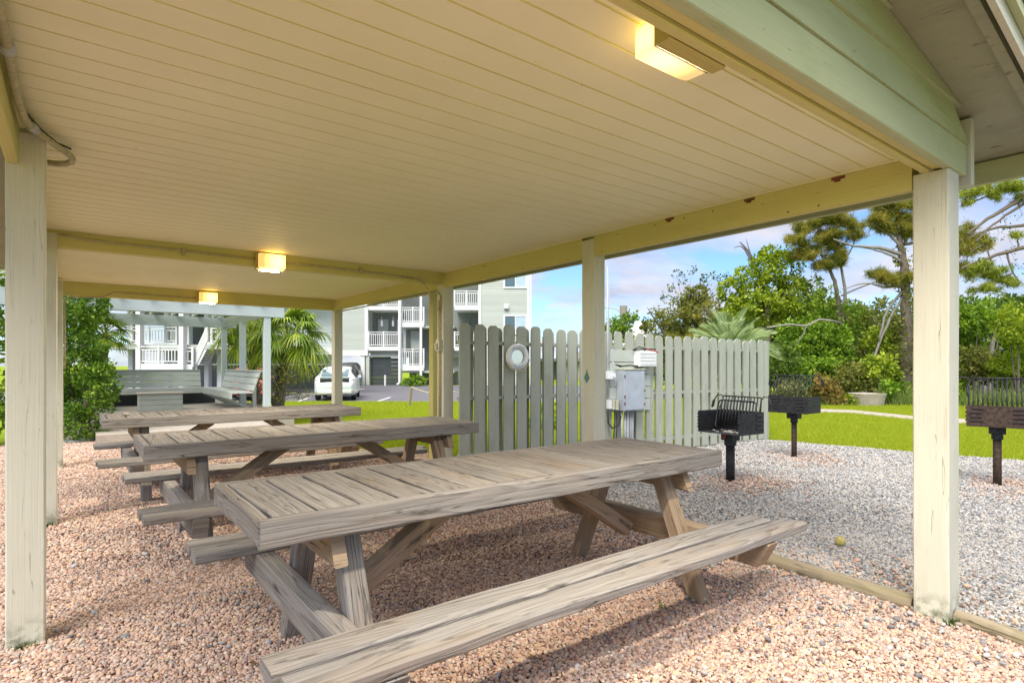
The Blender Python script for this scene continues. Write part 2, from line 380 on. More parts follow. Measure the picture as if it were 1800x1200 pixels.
M['leafH'] = leaf('hedge_leaf', (.035, .085, .012), (.10, .22, .018), (.32, .46, .05))
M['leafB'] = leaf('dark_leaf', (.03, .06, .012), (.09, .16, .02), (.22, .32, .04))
M['leafC'] = leaf('yellow_green_leaf', (.08, .14, .010), (.28, .39, .025), (.58, .63, .07))
M['leafD'] = leaf('olive_leaf', (.08, .10, .02), (.20, .22, .045), (.38, .38, .08))
M['pine'] = leaf('pine_needle', (.08, .11, .02), (.27, .29, .04), (.56, .38, .09), .35)
M['pineg'] = leaf('green_pine_needle', (.10, .14, .02), (.28, .34, .04), (.50, .52, .08), .3)
M['palm'] = leaf('palm_frond', (.07, .14, .02), (.22, .34, .04), (.55, .58, .10), .3, .4)
M['silver'] = leaf('silver_palm_frond', (.13, .20, .08), (.34, .45, .22), (.64, .72, .42), .3, .4)
M['dryleaf'] = leaf('reddish_leaf', (.10, .09, .02), (.26, .20, .05), (.42, .22, .08))
M['tallgrass'] = leaf('long_grass', (.10, .17, .03), (.22, .30, .07), (.38, .42, .14), .3)
# ------------------------------------------------------------------ terrain and ground sheets
def hgt(y):
    f = min(1, max(0, (y-9.5)/8.0)); return -.34*(f*f*(3-2*f))
def sheet(name, pts, mat, lift, label, drape=True):
    """flat polygon sheet cut into strips along Y so that it follows the terrain"""
    import bmesh
    b = bmesh.new(); vs = [b.verts.new((p[0], p[1], 0)) for p in pts]; b.faces.new(vs)
    for yc in [9.5+8*i/10 for i in range(11)]:
        bmesh.ops.bisect_plane(b, geom=b.verts[:]+b.edges[:]+b.faces[:], plane_co=(0, yc, 0), plane_no=(0, 1, 0))
    for v in b.verts: v.co.z = hgt(v.co.y)+lift
    bmesh.ops.recalc_face_normals(b, faces=b.faces)
    me = bpy.data.meshes.new(name); b.to_mesh(me); b.free()
    if me.polygons[0].normal.z < 0: me.flip_normals()
    me.materials.append(mat); o = bpy.data.objects.new(name, me); C.objects.link(o); tag(o, label, None, None, 'structure'); return o
sheet('lawn', [(-400, -400), (500, -400), (500, 600), (-400, 600)], M['lawn'], -.004, 'bright mown lawn')
PINKP = [(-6, -6), (3.40, -6), (3.40, 4.6), (3.62, 5.9), (4.1, 7.0), (3.85, 7.35), (3.3, 8.1), (3.28, 9.6), (3.0, 12.9), (-6, 12.9)]
GREYP = [(3.40, -6), (14, -6), (9.70, 1.9), (9.46, 3.09), (9.20, 4.2), (9.08, 5.2), (3.55, 5.75), (3.40, 4.6)]
sheet('pink_gravel_ground', PINKP, M['pinkbed'], .004, 'pink pebble bed under the shelter')
sheet('grey_gravel_ground', GREYP, M['greybed'], .008, 'grey gravel bed round the grills')
P_ = [gp(1200, 712), gp(1345, 716), gp(1500, 721), gp(1610, 732), gp(1700, 737), gp(1900, 746), gp(1900, 757), gp(1800, 753), gp(1700, 746), gp(1600, 738), gp(1500, 727), gp(1345, 722), gp(1200, 718)]
sheet('concrete_path', [(p.x, p.y) for p in P_], M['concrete'], .012, 'pale concrete path across the lawn')
A_ = [cf(-30, 24.4), cf(-3, 24.3), cf(6, 24.0), cf(9, 30), cf(9, 43.9), cf(-30, 43.9)]
sheet('asphalt_car_park', [(p.x, p.y) for p in A_], M['asphalt'], .012, 'grey asphalt car park')
ln = MB()
for u in (524, 664):
    a = cf((u-900)/F_PX*24.6, 24.6); b_ = cf((u+22-900)/F_PX*27.6, 27.6); d = Vector((CS, -SN, 0))*.06
    z = -.322; ln.quad((a.x-d.x, a.y-d.y, z), (a.x+d.x, a.y+d.y, z), (b_.x+d.x, b_.y+d.y, z), (b_.x-d.x, b_.y-d.y, z))
tag(ln.build('bay_markings', M['white']), 'worn white bay lines on the asphalt', None, None, 'structure')

# ------------------------------------------------------------------ scattered pebbles and blades (geometry nodes)
def rock(name, mat, k):
    import bmesh
    b = bmesh.new(); bmesh.ops.create_icosphere(b, subdivisions=2, radius=1.0)
    r = random.Random(k); ax = [r.uniform(.75, 1.15), r.uniform(.6, .95), r.uniform(.45, .7)]
    dirs = [(Vector((r.gauss(0, 1), r.gauss(0, 1), r.gauss(0, 1))).normalized(), r.uniform(.72, .95)) for _ in range(5)]
    for v in b.verts:
        for d, lim in dirs:
            e = v.co.dot(d)
            if e > lim: v.co -= d*(e-lim)*.8
        v.co = Vector((v.co.x*ax[0], v.co.y*ax[1], v.co.z*ax[2]))
    me = bpy.data.meshes.new(name); b.to_mesh(me); b.free(); me.polygons.foreach_set('use_smooth', [True]*len(me.polygons))
    me.materials.append(mat); return bpy.data.objects.new(name, me)
def scatter(name, pts, scales, protos, label, tilt):
    """one object of instances: points mesh + instance-on-points"""
    pts = np.asarray(pts, np.float32); me = bpy.data.meshes.new(name); me.vertices.add(len(pts)); me.vertices.foreach_set('co', pts.ravel())
    at_ = me.attributes.new('sc', 'FLOAT', 'POINT'); at_.data.foreach_set('value', np.asarray(scales, np.float32))
    n = len(pts); rot = np.zeros((n, 3), np.float32); rot[:, 2] = rng.uniform(0, 6.28, n); rot[:, 0] = rng.normal(0, tilt, n); rot[:, 1] = rng.normal(0, tilt, n)
    ar = me.attributes.new('rt', 'FLOAT_VECTOR', 'POINT'); ar.data.foreach_set('vector', rot.ravel())
    o = bpy.data.objects.new(name, me); C.objects.link(o)
    col = bpy.data.collections.new(name+'_kinds')
    for p in protos: col.objects.link(p)
    ng = bpy.data.node_groups.new(name, 'GeometryNodeTree')
    ng.interface.new_socket('Geometry', in_out='INPUT', socket_type='NodeSocketGeometry'); ng.interface.new_socket('Geometry', in_out='OUTPUT', socket_type='NodeSocketGeometry')
    N = ng.nodes; gi = N.new('NodeGroupInput'); go = N.new('NodeGroupOutput'); mp = N.new('GeometryNodeMeshToPoints'); iop = N.new('GeometryNodeInstanceOnPoints')
    ci = N.new('GeometryNodeCollectionInfo'); ci.inputs['Collection'].default_value = col; ci.inputs['Separate Children'].default_value = True; ci.inputs['Reset Children'].default_value = True
    s_ = N.new('GeometryNodeInputNamedAttribute'); s_.data_type = 'FLOAT'; s_.inputs[0].default_value = 'sc'
    r_ = N.new('GeometryNodeInputNamedAttribute'); r_.data_type = 'FLOAT_VECTOR'; r_.inputs[0].default_value = 'rt'
    L = ng.links; L.new(gi.outputs[0], mp.inputs[0]); L.new(mp.outputs[0], iop.inputs['Points']); L.new(ci.outputs[0], iop.inputs['Instance']); iop.inputs['Pick Instance'].default_value = True
    L.new(r_.outputs[0], iop.inputs['Rotation']); L.new(s_.outputs[0], iop.inputs['Scale']); L.new(iop.outputs[0], go.inputs[0])
    md = o.modifiers.new('scatter', 'NODES'); md.node_group = ng
    tag(o, label, None, None, 'stuff'); return o
def inpoly(P, poly):
    x, y = P[:, 0], P[:, 1]; ins = np.zeros(len(P), bool); n = len(poly)
    for i in range(n):
        x0, y0 = poly[i][:2]; x1, y1 = poly[(i+1) % n][:2]
        if y0 == y1: continue
        c = ((y0 > y) != (y1 > y)) & (x < (x1-x0)*(y-y0)/(y1-y0)+x0); ins ^= c
    return ins
def fill(poly, x0, x1, y0, y1, step, dmin, dmax, margin=1.10):
    gx, gy = np.meshgrid(np.arange(x0, x1, step), np.arange(y0, y1, step)); P = np.stack([gx.ravel(), gy.ravel()], 1)
    P = P+rng.uniform(-.5, .5, P.shape)*step
    d = P[:, 0]*SN+P[:, 1]*CS; r = P[:, 0]*CS-P[:, 1]*SN
    k = (d > dmin) & (d < dmax) & (np.abs(r) < d*.888*margin+.3)
    P = P[k]; return P[inpoly(P, poly)]
def bed(name, poly, mat, label, bands, y1=12.9):
    pts = []; sc = []
    for (step, dmin, dmax, layers) in bands:
        for L in range(layers):
            P = fill(poly, -6, 14, 0, y1, step, dmin, dmax)
            n = len(P); big = rng.lognormal(0, .22, n)
            pz = .006+L*step*.28+rng.uniform(-.25, .25, n)*step
            lump = .006*np.sin(P[:, 0]*3.1+1)*np.sin(P[:, 1]*2.7)+.004*np.sin(P[:, 0]*9+P[:, 1]*7)
            hy = np.array([hgt(y) for y in P[:, 1]]) if P[:, 1].max() > 9 else 0
            pts.append(np.column_stack([P, pz+lump+.006+hy])); sc.append(step*.60*big)
    pts = np.concatenate(pts); sc = np.concatenate(sc)
    return scatter(name, pts, sc, [rock(name+'_stone', mat, k) for k in range(6)], label, .5)
bed('pink_gravel', PINKP, M['pinkpeb'], 'rounded pink and tan pebbles spread under the shelter', [(.0150, 1.0, 3.6, 2), (.0175, 3.6, 6.0, 1), (.023, 6.0, 13.5, 1)])
bed('grey_gravel', GREYP, M['greypeb'], 'mixed grey, white and bluish gravel round the grills', [(.0155, 1.5, 4.5, 2), (.018, 4.5, 7.0, 1), (.023, 7.0, 11.5, 1)], 6.5)
def strays(name, spots, mat, label, step=.017):
    P = np.concatenate([np.column_stack([rng.normal(x, sx, n), rng.normal(y, sy, n)]) for (x, y, sx, sy, n) in spots])
    z = rng.uniform(.022, .03, len(P)); scatter(name, np.column_stack([P, z]), step*.6*rng.lognormal(0, .25, len(P)), [rock(name+'_stone', mat, k+20) for k in range(4)], label, .5)
strays('tan_stray_gravel', [(5.54, 3.3, .32, .25, 900), (7.6, 3.7, .35, .28, 600), (7.5, 1.55, .35, .28, 600), (3.62, 2.2, .10, .9, 420), (3.8, 1.2, .2, .35, 200), (3.9, 4.3, .25, .5, 200)], M['pinkpeb'], 'tan pebbles strewn over the grey gravel by the posts')
strays('grey_stray_gravel', [(3.22, 2.1, .14, .9, 320), (3.0, 1.3, .35, .35, 260), (1.2, 1.3, .9, .5, 260), (0.2, 3.0, .5, 1.2, 240)], M['greypeb'], 'odd grey stones mixed into the pink pebbles')
def mk_blade(name, k):
    r = random.Random(k); V = []
    for i in range(9):
        a = r.uniform(0, 6.28); x, y = r.uniform(-.5, .5), r.uniform(-.5, .5); h = r.uniform(.6, 1.2); wd = .055
        dx, dy = math.cos(a), math.sin(a); lean = r.uniform(.1, .7); la = r.uniform(0, 6.28)
        V += [(x-dx*wd, y-dy*wd, 0), (x+dx*wd, y+dy*wd, 0), (x+lean*math.cos(la), y+lean*math.sin(la), h)]
    me = bpy.data.meshes.new(name); me.from_pydata(V, [], [(3*i, 3*i+1, 3*i+2) for i in range(9)]); me.materials.append(M['blade']); return bpy.data.objects.new(name, me)
EXC = [PINKP, GREYP, [(p.x, p.y) for p in P_], [(p.x, p.y) for p in A_]]
LAWNP = [(2, 5), (30, -6), (34, 12), (10, 30), (0, 30)]
gpts = []; gsc = []
for (step, d0, d1) in ((.036, 6.5, 12), (.05, 12, 18), (.075, 18, 26)):
    P = fill(LAWNP, 2, 30, -4, 30, step, d0, d1, 1.03)
    for e in EXC: P = P[~inpoly(P, e)]
    P = P+rng.normal(0, .045, P.shape)
    gpts.append(np.column_stack([P, np.array([hgt(y) for y in P[:, 1]])-.004])); gsc.append(rng.uniform(.035, .075, len(P))*(1 if d0 < 18 else 1.4))
scatter('lawn_grass', np.concatenate(gpts), np.concatenate(gsc), [mk_blade('grass_tuft', k) for k in range(5)], 'short bright green blades of the mown lawn', .15)

# ------------------------------------------------------------------ the shelter
XR, XL, ZC, ZB = 3.327, -.10, 2.287, 2.118
YA, YB, YC, YD = .927, 3.291, 5.658, 9.07
PW = .135
sh = empty('picnic_shelter', (1.61, 5.0, 0))
tag(sh, 'open wooden picnic shelter with cream posts and boarded ceiling over pink gravel', 'shelter')
def post(x, y, z1, w=PW, mat='post'):
    m = MB(); m.board((x+w/2, y+w/2, -.06), (x+w/2, y+w/2, z1), w, w, (0, 1, 0), .006, 10, .0012); return m.build('post', M[mat], sh, world=True)
post(XR, YA, 2.188, .15); post(XR, YB, 2.26); post(XR, YC, 2.26); post(XR, YD, 2.26)
post(XL-PW, YA, 2.188); post(XL-PW, YB, 2.26); post(XL-PW, YC, 2.26); post(XL-PW, 8.78, 2.26)
m = MB(); m.board((3.66, 6.44, -.06), (3.66, 6.44, 2.45), .105, .105, (0, 1, 0), .005, 6, .001)
tag(m.build('outer_post', M['beam'], sh, world=True), 'darker tan post standing just outside the row')
# beams (fixed trim boards stay proud of each other)
def beam(x0, x1, y0, y1, z0, z1, mat='beam', name='beam', ch=.004):
    m = MB(); m.box(x0, x1, y0, y1, z0, z1, ch); return m.build(name, M[mat], sh, world=True)
beam(XR+.006, XR+.044, YA+.155, YB-.002, ZB, 2.36); beam(XR+.006, XR+.044, YB+PW+.002, YC-.002, ZB, 2.36); beam(XR+.006, XR+.044, YC+PW+.002, YD-.002, ZB, 2.36)
beam(XR+.048, XR+.10, YA+.155, YD+.1, ZB+.012, 2.34)
for a, b_ in ((-.4, YB-.002), (YB+PW+.002, YC-.002), (YC+PW+.002, 8.77)):
    beam(-.232, -.19, max(a, YA+.14), b_, ZB, 2.36)
beam(-.19, XR, YC+.010, YC+.095, 2.155, 2.40); beam(-.19, XR+.05, YD+.012, YD+.095, 2.115, 2.40)
beam(-.30, XR+.26, YA+.033, YA+.073, 2.200, 2.42, 'beam'); beam(-.30, XR-.002, YA+.076, YA+.112, 2.188, 2.42, 'beam')
beam(-.30, 3.545, YA-.012, YA+.030, 2.190, 2.345, 'sage', 'fascia_board')
for k in range(5):   # lapped gable boards, cut to the roof slope
    z0 = 2.345+.162*k; z1 = z0+.185
    zr = lambda x: 2.492-.19*(abs(x-1.61)-1.95)
    m = MB(); yo = YA-.020; n = 2
    xs = 1.95-(z0-2.492)/.19
    xt = 1.95-(z1-2.492)/.19
    if xs <= 0.05: break
    xe = min(1.94, xs-.03); xt = max(0.02, min(1.94, xt-.03))
    m.loft([[(1.61-xe, yo, z0), (1.61-xt, yo+.016, z1), (1.61-xt, yo+.034, z1), (1.61-xe, yo+.034, z0)],
            [(1.61+xe, yo, z0), (1.61+xt, yo+.016, z1), (1.61+xt, yo+.034, z1), (1.61+xe, yo+.034, z0)]])
    m.build('gable_board', M['sage'], sh, world=True)
beam(3.552, 3.600, YA-.03, YA+.10, 2.145, 2.475, 'post', 'corner_board', .003)
beam(3.604, 3.66, YA+.02, YA+.09, 2.20, 2.46, 'sage', 'corner_board', .003)
# roof: deck slabs over everything, eave fascias and rake boards
def zs(x): return 2.492-.19*(abs(x-1.61)-1.95)
for sgn in (1, -1):
    xr, xe = 1.61, 1.61+sgn*2.49
    m = MB(); m.prism([(xr, .625, zs(xr)), (xe, .625, zs(xe)), (xe, .625, zs(xe)+.022), (xr, .625, zs(xr)+.022)], (0, 8.9, 0)); m.build('roof_deck', M['soffit'], sh, world=True, fix=True)
    m = MB(); m.prism([(xr, .56, zs(xr)+.024), (xe+sgn*.03, .56, zs(xe)+.02), (xe+sgn*.03, .56, zs(xe)+.055), (xr, .56, zs(xr)+.06)], (0, 9.0, 0)); m.build('roof_covering', M['shadowwall'], sh, world=True, fix=True)
    xf = 1.61+sgn*2.455
    beam(min(xf, xf+sgn*.04), max(xf, xf+sgn*.04), .63, 9.5, 2.262, zs(xe)-.003, 'sage', 'eave_fascia')
    m = MB(); m.prism([(xr, .655, zs(xr)-.05), (xe-sgn*.04, .655, zs(xe-.04)-.05), (xe-sgn*.04, .655, zs(xe-.04)-.002), (xr, .655, zs(xr)-.002)], (0, .038, 0)); m.build('rake_board', M['soffit'], sh, world=True, fix=True)
    m = MB(); m.prism([(xr, .60, zs(xr)-.10), (xe, .60, zs(xe)-.10), (xe, .60, zs(xe)+.02), (xr, .60, zs(xr)+.02)], (0, .022, 0)); m.build('rake_board', M['post'], sh, world=True, fix=True)
    m = MB(); m.prism([(xr, .572, zs(xr)-.03), (xe, .572, zs(xe)-.03), (xe, .572, zs(xe)+.018), (xr, .572, zs(xr)+.018)], (0, .026, 0)); m.build('rake_board', M['sage'], sh, world=True, fix=True)
# ceiling: long vinyl strips with a v-groove between, running across the shelter
def ceil(y0, y1, name='ceiling_panel'):
    m = MB(); g = MB(); p = .127; n = int((y1-y0)/p)+1; x0, x1 = -.195, XR+.006
    for k in range(n):
        a = y0+k*p; b_ = min(a+p-.010, y1)
        if b_ <= a: break
        m.add([(x0, a, ZC), (x1, a, ZC), (x1, b_, ZC), (x0, b_, ZC), (x0, a, ZC+.006), (x1, a, ZC+.006), (x1, b_, ZC+.006), (x0, b_, ZC+.006)],
              [(0, 3, 2, 1), (0, 1, 5, 4), (3, 7, 6, 2), (4, 5, 6, 7)], [[(0, 0)]*4]*4)
        g.quad((x0, b_, ZC+.0035), (x0, b_+.010, ZC+.0035), (x1, b_+.010, ZC+.0035), (x1, b_, ZC+.0035))
    o = m.build(name, M['ceiling'], sh, world=True); g.build('groove', M['ceilgroove'], sh, world=True); return o
ceil(YA+.114, YC+.008); ceil(YC+.097, YD+.01)
m = MB(); m.box(-.19, XR+.003, YA+.114, YA+.126, ZC-.008, ZC-.0005)
for y0, y1 in ((YA+.130, YC+.005), (YC+.1, YD+.008)):
    m.box(XR-.010, XR+.002, y0, y1, ZC-.006, ZC-.0005); m.box(-.189, -.178, y0, y1, ZC-.006, ZC-.0005)
m.build('ceiling_trim', M['ceiling'], sh, world=True)
for y in (1.43, 1.95, 2.55):
    m = MB(); m.prism([(XR+.0055, y-.035, 2.262), (XR+.0055, y-.012, 2.262), (XR+.0055, y-.012, 2.250), (XR+.0055, y+.02, 2.250), (XR+.0055, y+.02, 2.262), (XR+.0055, y+.035, 2.262), (XR+.0055, y+.035, 2.276), (XR+.0055, y-.035, 2.276)], (-.004, 0, 0)); m.build('rusted_hanger', M['rust'], sh, world=True, fix=True)
r0 = random.Random(3)
for k in range(16):
    y = r0.uniform(1.2, 8.9); z = ZB+r0.choice([.02, .03, .13])
    if any(abs(y-q-.07) < .12 for q in (YB, YC)): continue
    m = MB(); m.box(XR+.003, XR+.0075, y, y+.008, z, z+.008); m.build('nail_head', M['rust'], sh, world=True)
# small green marker on post B
m = MB(); m.prism([(XR-.004, YB+.075, 1.10), (XR-.004, YB+.045, 1.14), (XR-.004, YB+.067, 1.18), (XR-.004, YB+.075, 1.21), (XR-.004, YB+.083, 1.18), (XR-.004, YB+.105, 1.14)], (.003, 0, 0))
tag(m.build('trail_marker', plain('teal_enamel', (.06, .2, .17), .5), None, fix=True), 'small teal diamond marker on the middle post beside the fence', 'marker')
# moss tufts at the post feet
def moss(x, y, n, name='moss'):
    V = []
    for i in range(n):
        a = random.uniform(0, 6.28); rr = random.uniform(0, .03); cx, cy = x+rr*math.cos(a)*1.6, y+rr*math.sin(a); h = random.uniform(.012, .05); b = random.uniform(0, 6.28)
        V += [(cx-.006*math.cos(b), cy-.006*math.sin(b), 0), (cx+.006*math.cos(b), cy+.006*math.sin(b), 0), (cx+random.uniform(-.02, .02), cy+random.uniform(-.02, .02), h)]
    return V
for (x, y, lb) in ((XR+.13, YA-.015, 'moss tuft at the foot of the nearest right-hand post'), (XR+.01, YA-.01, 'thin moss fringe at the left foot of the front post beside the log'),
                   (XL-.07, YB-.02, 'moss at the foot of the big left post'), (XL-.06, YC-.02, 'dark moss at the foot of the second left post')):
    o = fast_mesh('moss', moss(x, y, 110), 3, M['moss']); tag(o, lb, 'moss', 'moss at the post feet', 'stuff')

# ------------------------------------------------------------------ lamps
warm = emis('lamp_glow', (1.0, .60, .18), 5.0)
def mk_glow():
    m, t, b = newmat('lamp_diffuser'); tc = t.a('ShaderNodeTexCoord')
    d = t.vm('DISTANCE', tc.outputs['Object'], (.02, 0, -.01))
    nd = t.n.new('ShaderNodeVectorMath'); nd.operation = 'DISTANCE'; t.put(nd, 0, tc.outputs['Object']); t.put(nd, 1, (.04, -.10, -.01))
    f = t.mapr(nd.outputs['Value'], .04, .14)
    rib = t.m('ADD', .85, t.m('MULTIPLY', t.m('SINE', t.m('MULTIPLY', t.a('ShaderNodeSeparateXYZ', None, Vector=tc.outputs['Object']).outputs[2], 420.0)), .15))
    c = t.mix(f, (1.0, .68, .22), (1.0, .52, .13)); s_ = t.m('MULTIPLY', t.mapr(f, 0, 1, 2.0, .42), rib)
    t.put(b, 'Base Color', (.8, .7, .5)); t.put(b, 'Emission Color', c); t.put(b, 'Emission Strength', s_); return m
glow = mk_glow()
def mk_lamp(loc, back, label, block=True):
    """loc = middle of the back plate; back = +1 when the wall is on the +Y side"""
    e = empty('bulkhead_lamp', loc, 0 if back > 0 else math.pi); tag(e, label, 'lamp', 'warm lamps under the shelter ceiling')
    m = MB(); m.box(-.125, .125, -.055, -.001, -.075, .070, .004); m.build('housing', M['moldedolive'], e)
    m = MB(); m.box(-.118, .118, -.062, -.056, -.070, .066, .002); m.build('rim', M['black'], e)
    m = MB(); m.loft([[(-.112, -.0625, -.066), (.112, -.0625, -.066), (.112, -.0625, .062), (-.112, -.0625, .062)], [(-.112, -.135, -.064), (.112, -.135, -.064), (.112, -.135, .060), (-.112, -.135, .060)],
                      [(-.095, -.155, -.050), (.095, -.155, -.050), (.095, -.155, .046), (-.095, -.155, .046)]]); o = m.build('diffuser', glow, e, fix=True)
    if block: m = MB(); m.board((-.10, -.03, -.085), (.08, -.03, -.085), .045, .016); m.build('mounting_block', M['moldedolive'], e)
    ld = bpy.data.lights.new('lamp_light', 'AREA'); ld.shape = 'RECTANGLE'; ld.size = .2; ld.size_y = .09; ld.energy = 25; ld.color = (1, .87, .68)
    lo = bpy.data.objects.new('lamp_light', ld); C.objects.link(lo); lo.parent = e; lo.location = (0, -.11, -.072)
    return e
l1 = mk_lamp((1.50, YA+.114, 2.237), -1, 'lit yellow box lamp behind the front beam, the nearest of the three', False)
l1.scale = (1.12, 1.0, .68)
mk_lamp((1.455, YC+.008, 2.20), 1, 'lit square lamp on the middle cross beam with conduit either side')
mk_lamp((1.50, YD+.010, 2.19), 1, 'smallest lit lamp, on the far cross beam before the pergola')
# ------------------------------------------------------------------ conduits
def arc(c, a, b, r, t0, t1, n=7):
    c, a, b = Vector(c), Vector(a), Vector(b); return [c+a*(r*math.cos(t0+(t1-t0)*k/n))+b*(r*math.sin(t0+(t1-t0)*k/n)) for k in range(n+1)]
cy = YC-.004
cdt = empty('beam_conduit', (1.6, cy, 2.2)); tag(cdt, 'painted conduit along the middle cross beam, bending down the right post', 'conduit')
m = MB(); m.tube([(-.095, cy, 2.255), (.0, cy, 2.25), (.1, cy, 2.235), (1.33, cy, 2.222)], .0085)
m.tube([(1.58, cy, 2.218), (2.6, cy, 2.205), (2.95, cy, 2.19)]+arc((2.95, cy, 2.19-.20), (1, 0, 0), (0, 0, 1), .20, math.pi/2, 0.3)+[(3.17, cy+.01, 1.95), (3.30, cy+.05, 1.86), (3.318, cy+.07, 1.7)], .0095)
m.build('pipe', M['conduit'], cdt, world=True, smooth=True)
m = MB()
for x in (.75, 2.35): m = MB(); m.box(x-.012, x+.012, cy-.012, cy+.012, 2.19, 2.25, .003); m.build('clamp', M['conduit'], cdt, world=True)
pc = empty('post_conduit', (XR-.02, YC+.07, 1.2)); tag(pc, 'twin painted conduits down the corner post to a switch box', 'conduit')
m = MB(); m.tube([(XR-.011, YC+.045, 0), (XR-.011, YC+.045, 2.03), (XR-.02, YC+.09, 2.07), (XR-.012, YC+.4, 2.075), (XR-.006, YD-.1, 2.08)], .0095)
m.tube([(XR-.011, YC+.075, 0), (XR-.011, YC+.075, 1.98)], .009); m.build('pipe', M['conduit'], pc, world=True, smooth=True)
m = MB(); m.box(XR-.052, XR-.001, YC+.01, YC+.085, 1.40, 1.53, .004); m.build('switch_box', M['beigeplastic'], pc, world=True)
m = MB(); m.box(XR-.075, XR-.053, YC+.03, YC+.065, 1.42, 1.49, .004); m.tube([(XR-.085, YC+.045, 1.47), (XR-.05, YC+.045, 1.47)], .014); m.build('outlet_cover', M['beigeplastic'], pc, world=True)
fc = empty('far_beam_conduit', (.8, YD-.004, 2.17)); tag(fc, 'thin conduit along the far cross beam turning down the left post', 'conduit')
m = MB(); y = YD+.002; m.tube([(-.085, y, 1.2), (-.085, y, 2.02)]+arc((-.01, y, 2.02), (-1, 0, 0), (0, 0, 1), .075, 0, math.pi/2)+[(.3, y, 2.11), (.42, y, 2.185), (1.36, y, 2.175)], .009); m.build('pipe', M['conduit'], fc, world=True, smooth=True)
lc = empty('service_conduit', (-.15, 2.6, 2.2)); tag(lc, 'thick grey conduit along the left beam looping round the near post top', 'conduit')
m = MB(); m.tube([(-.165, .9, 2.235), (-.165, 2.2, 2.235), (-.165, 2.85, 2.235), (-.155, 3.05, 2.235), (-.125, 3.18, 2.24), (-.095, 3.26, 2.242), (-.072, 3.32, 2.243), (-.045, 3.38, 2.243), (-.018, 3.43, 2.24), (-.004, 3.47, 2.235), (-.008, 3.51, 2.228), (-.03, 3.535, 2.222), (-.06, 3.545, 2.218), (-.10, 3.545, 2.215)], .0145, 10)
m.build('pipe', M['conduit'], lc, world=True, smooth=True)
m = MB(); m.tube([(-.18, .9, 2.262), (-.18, 2.9, 2.262), (-.11, 3.22, 2.262), (-.06, 3.36, 2.262), (-.01, 3.40, 2.258)], .005); m.build('cable', M['black'], lc, world=True, smooth=True)
m = MB(); m.tube([(-.165, 2.36, 2.235), (-.165, 2.40, 2.235)], .022); m.build('coupling', M['conduitg'], lc, world=True, smooth=True); m = MB(); m.tube([(-.142, 3.10, 2.237), (-.128, 3.16, 2.239)], .019); m.build('coupling', M['conduitg'], lc, world=True, smooth=True)

# ------------------------------------------------------------------ picnic tables
def make_table():
    e = empty('picnic_table'); L, W, H = 2.42, .74, .76; T = .038
    m = MB()   # cross planks inside the rim
    n = 16; x0 = .002+T; pw = (L-2*x0)/n
    for k in range(n):
        m.board((x0+pw*(k+.5), -W/2+T+.002, H-.018+random.uniform(-.002, .0015)), (x0+pw*(k+.5), W/2-T-.002, H-.018+random.uniform(-.002, .0015)), pw-.009, .034, (0, 0, 1), .003, 5, .0008)
    m.build('top_planks', M['wood'], e)
    for s_ in (-1, 1):
        m = MB(); m.board((0, s_*(W/2-T/2), H-.046), (L, s_*(W/2-T/2), H-.046), T, .092, (0, 0, 1), .006, 14, .0022); m.build('side_rail', M['wood'], e)
    for x in (.0, L):
        m = MB(); xx = x+T/2+.001 if x == 0 else x-T/2-.001
        m.board((xx, -W/2+T+.001, H-.047), (xx, W/2-T-.001, H-.047), T, .090, (0, 0, 1), .005, 5, .0015); m.build('end_rail', M['wood'], e)
    m = MB(); m.board((L*.33, 0, H-.052), (L*.67, 0, H-.052), .09, .034, (0, 0, 1)); m.build('batten', M['woodleg'], e)
    for (xo, dr) in ((.24, 1), (L-.24, -1)):
        for s_ in (-1, 1):
            m = MB(); m.board((xo+dr*.085, s_*.46, 0), (xo+dr*.085, s_*.19, H-.095), .078, .085, (1, 0, 0), .006, 6, .0012); m.build('leg', M['wood' if dr > 0 else 'woodleg'], e)
        m = MB(); m.board((xo+dr*.018, -.33, H-.150), (xo+dr*.018, .33, H-.150), .048, .105, (0, 0, 1), .005, 3, .001, cut0=.45, cut1=-.45); m.build('top_cleat', M['woodleg'], e)
        m = MB(); m.board((xo+dr*.0, -.78, .318), (xo+dr*.0, .78, .318), .082, .125, (0, 0, 1), .006, 8, .0015, cut0=-.55, cut1=.55); m.build('seat_beam', M['wood' if dr > 0 else 'woodleg'], e)
        m = MB(); m.board((xo+dr*.145, 0, .30), (xo+dr*.70, 0, H-.10), .078, .085, (0, 1, 0), .005, 4, .001); m.build('brace', M['woodleg'], e)
    for s_ in (-1, 1):
        for j, yy in enumerate((.60, .745)):
            m = MB(); o = random.uniform(-.015, .015); m.board((-.04+o, s_*yy, .404), (L+.03+o+(.05 if j else -.03), s_*yy, .404), .124, .044, (0, 0, 1), .007, 16, .0022, bow=random.uniform(-.006, .004)); m.build('seat_plank', M['wood'], e)
    return e
T1 = make_table(); T1.location = (.462, 2.27, 0); T1.scale = (1.03, 1, 1)
T2 = make_table(); T2.location = (.335, 4.46, 0)
T3 = make_table(); T3.location = (.205, 6.68, 0)
for o, lb in ((T1, 'nearest weathered picnic table, its grey planked top and whole front bench in view'), (T2, 'weathered picnic table standing between two others, second from the camera'), (T3, 'farthest weathered picnic table, nearest the pergola, with a shell-like pebble on top')):
    tag(o, lb, 'picnic table', 'weathered picnic tables in a row under the shelter')
m = MB(); m.lathe([(.001, 0), (.03, .003), (.036, .014), (.022, .026), (.001, .031)], (0, 0, 0), 10); o = m.build('stone', M['concrete'], smooth=True); o.location = (.40, 6.62, .7625); tag(o, 'small pale stone on the left end of the farthest table', 'stone')
V = []
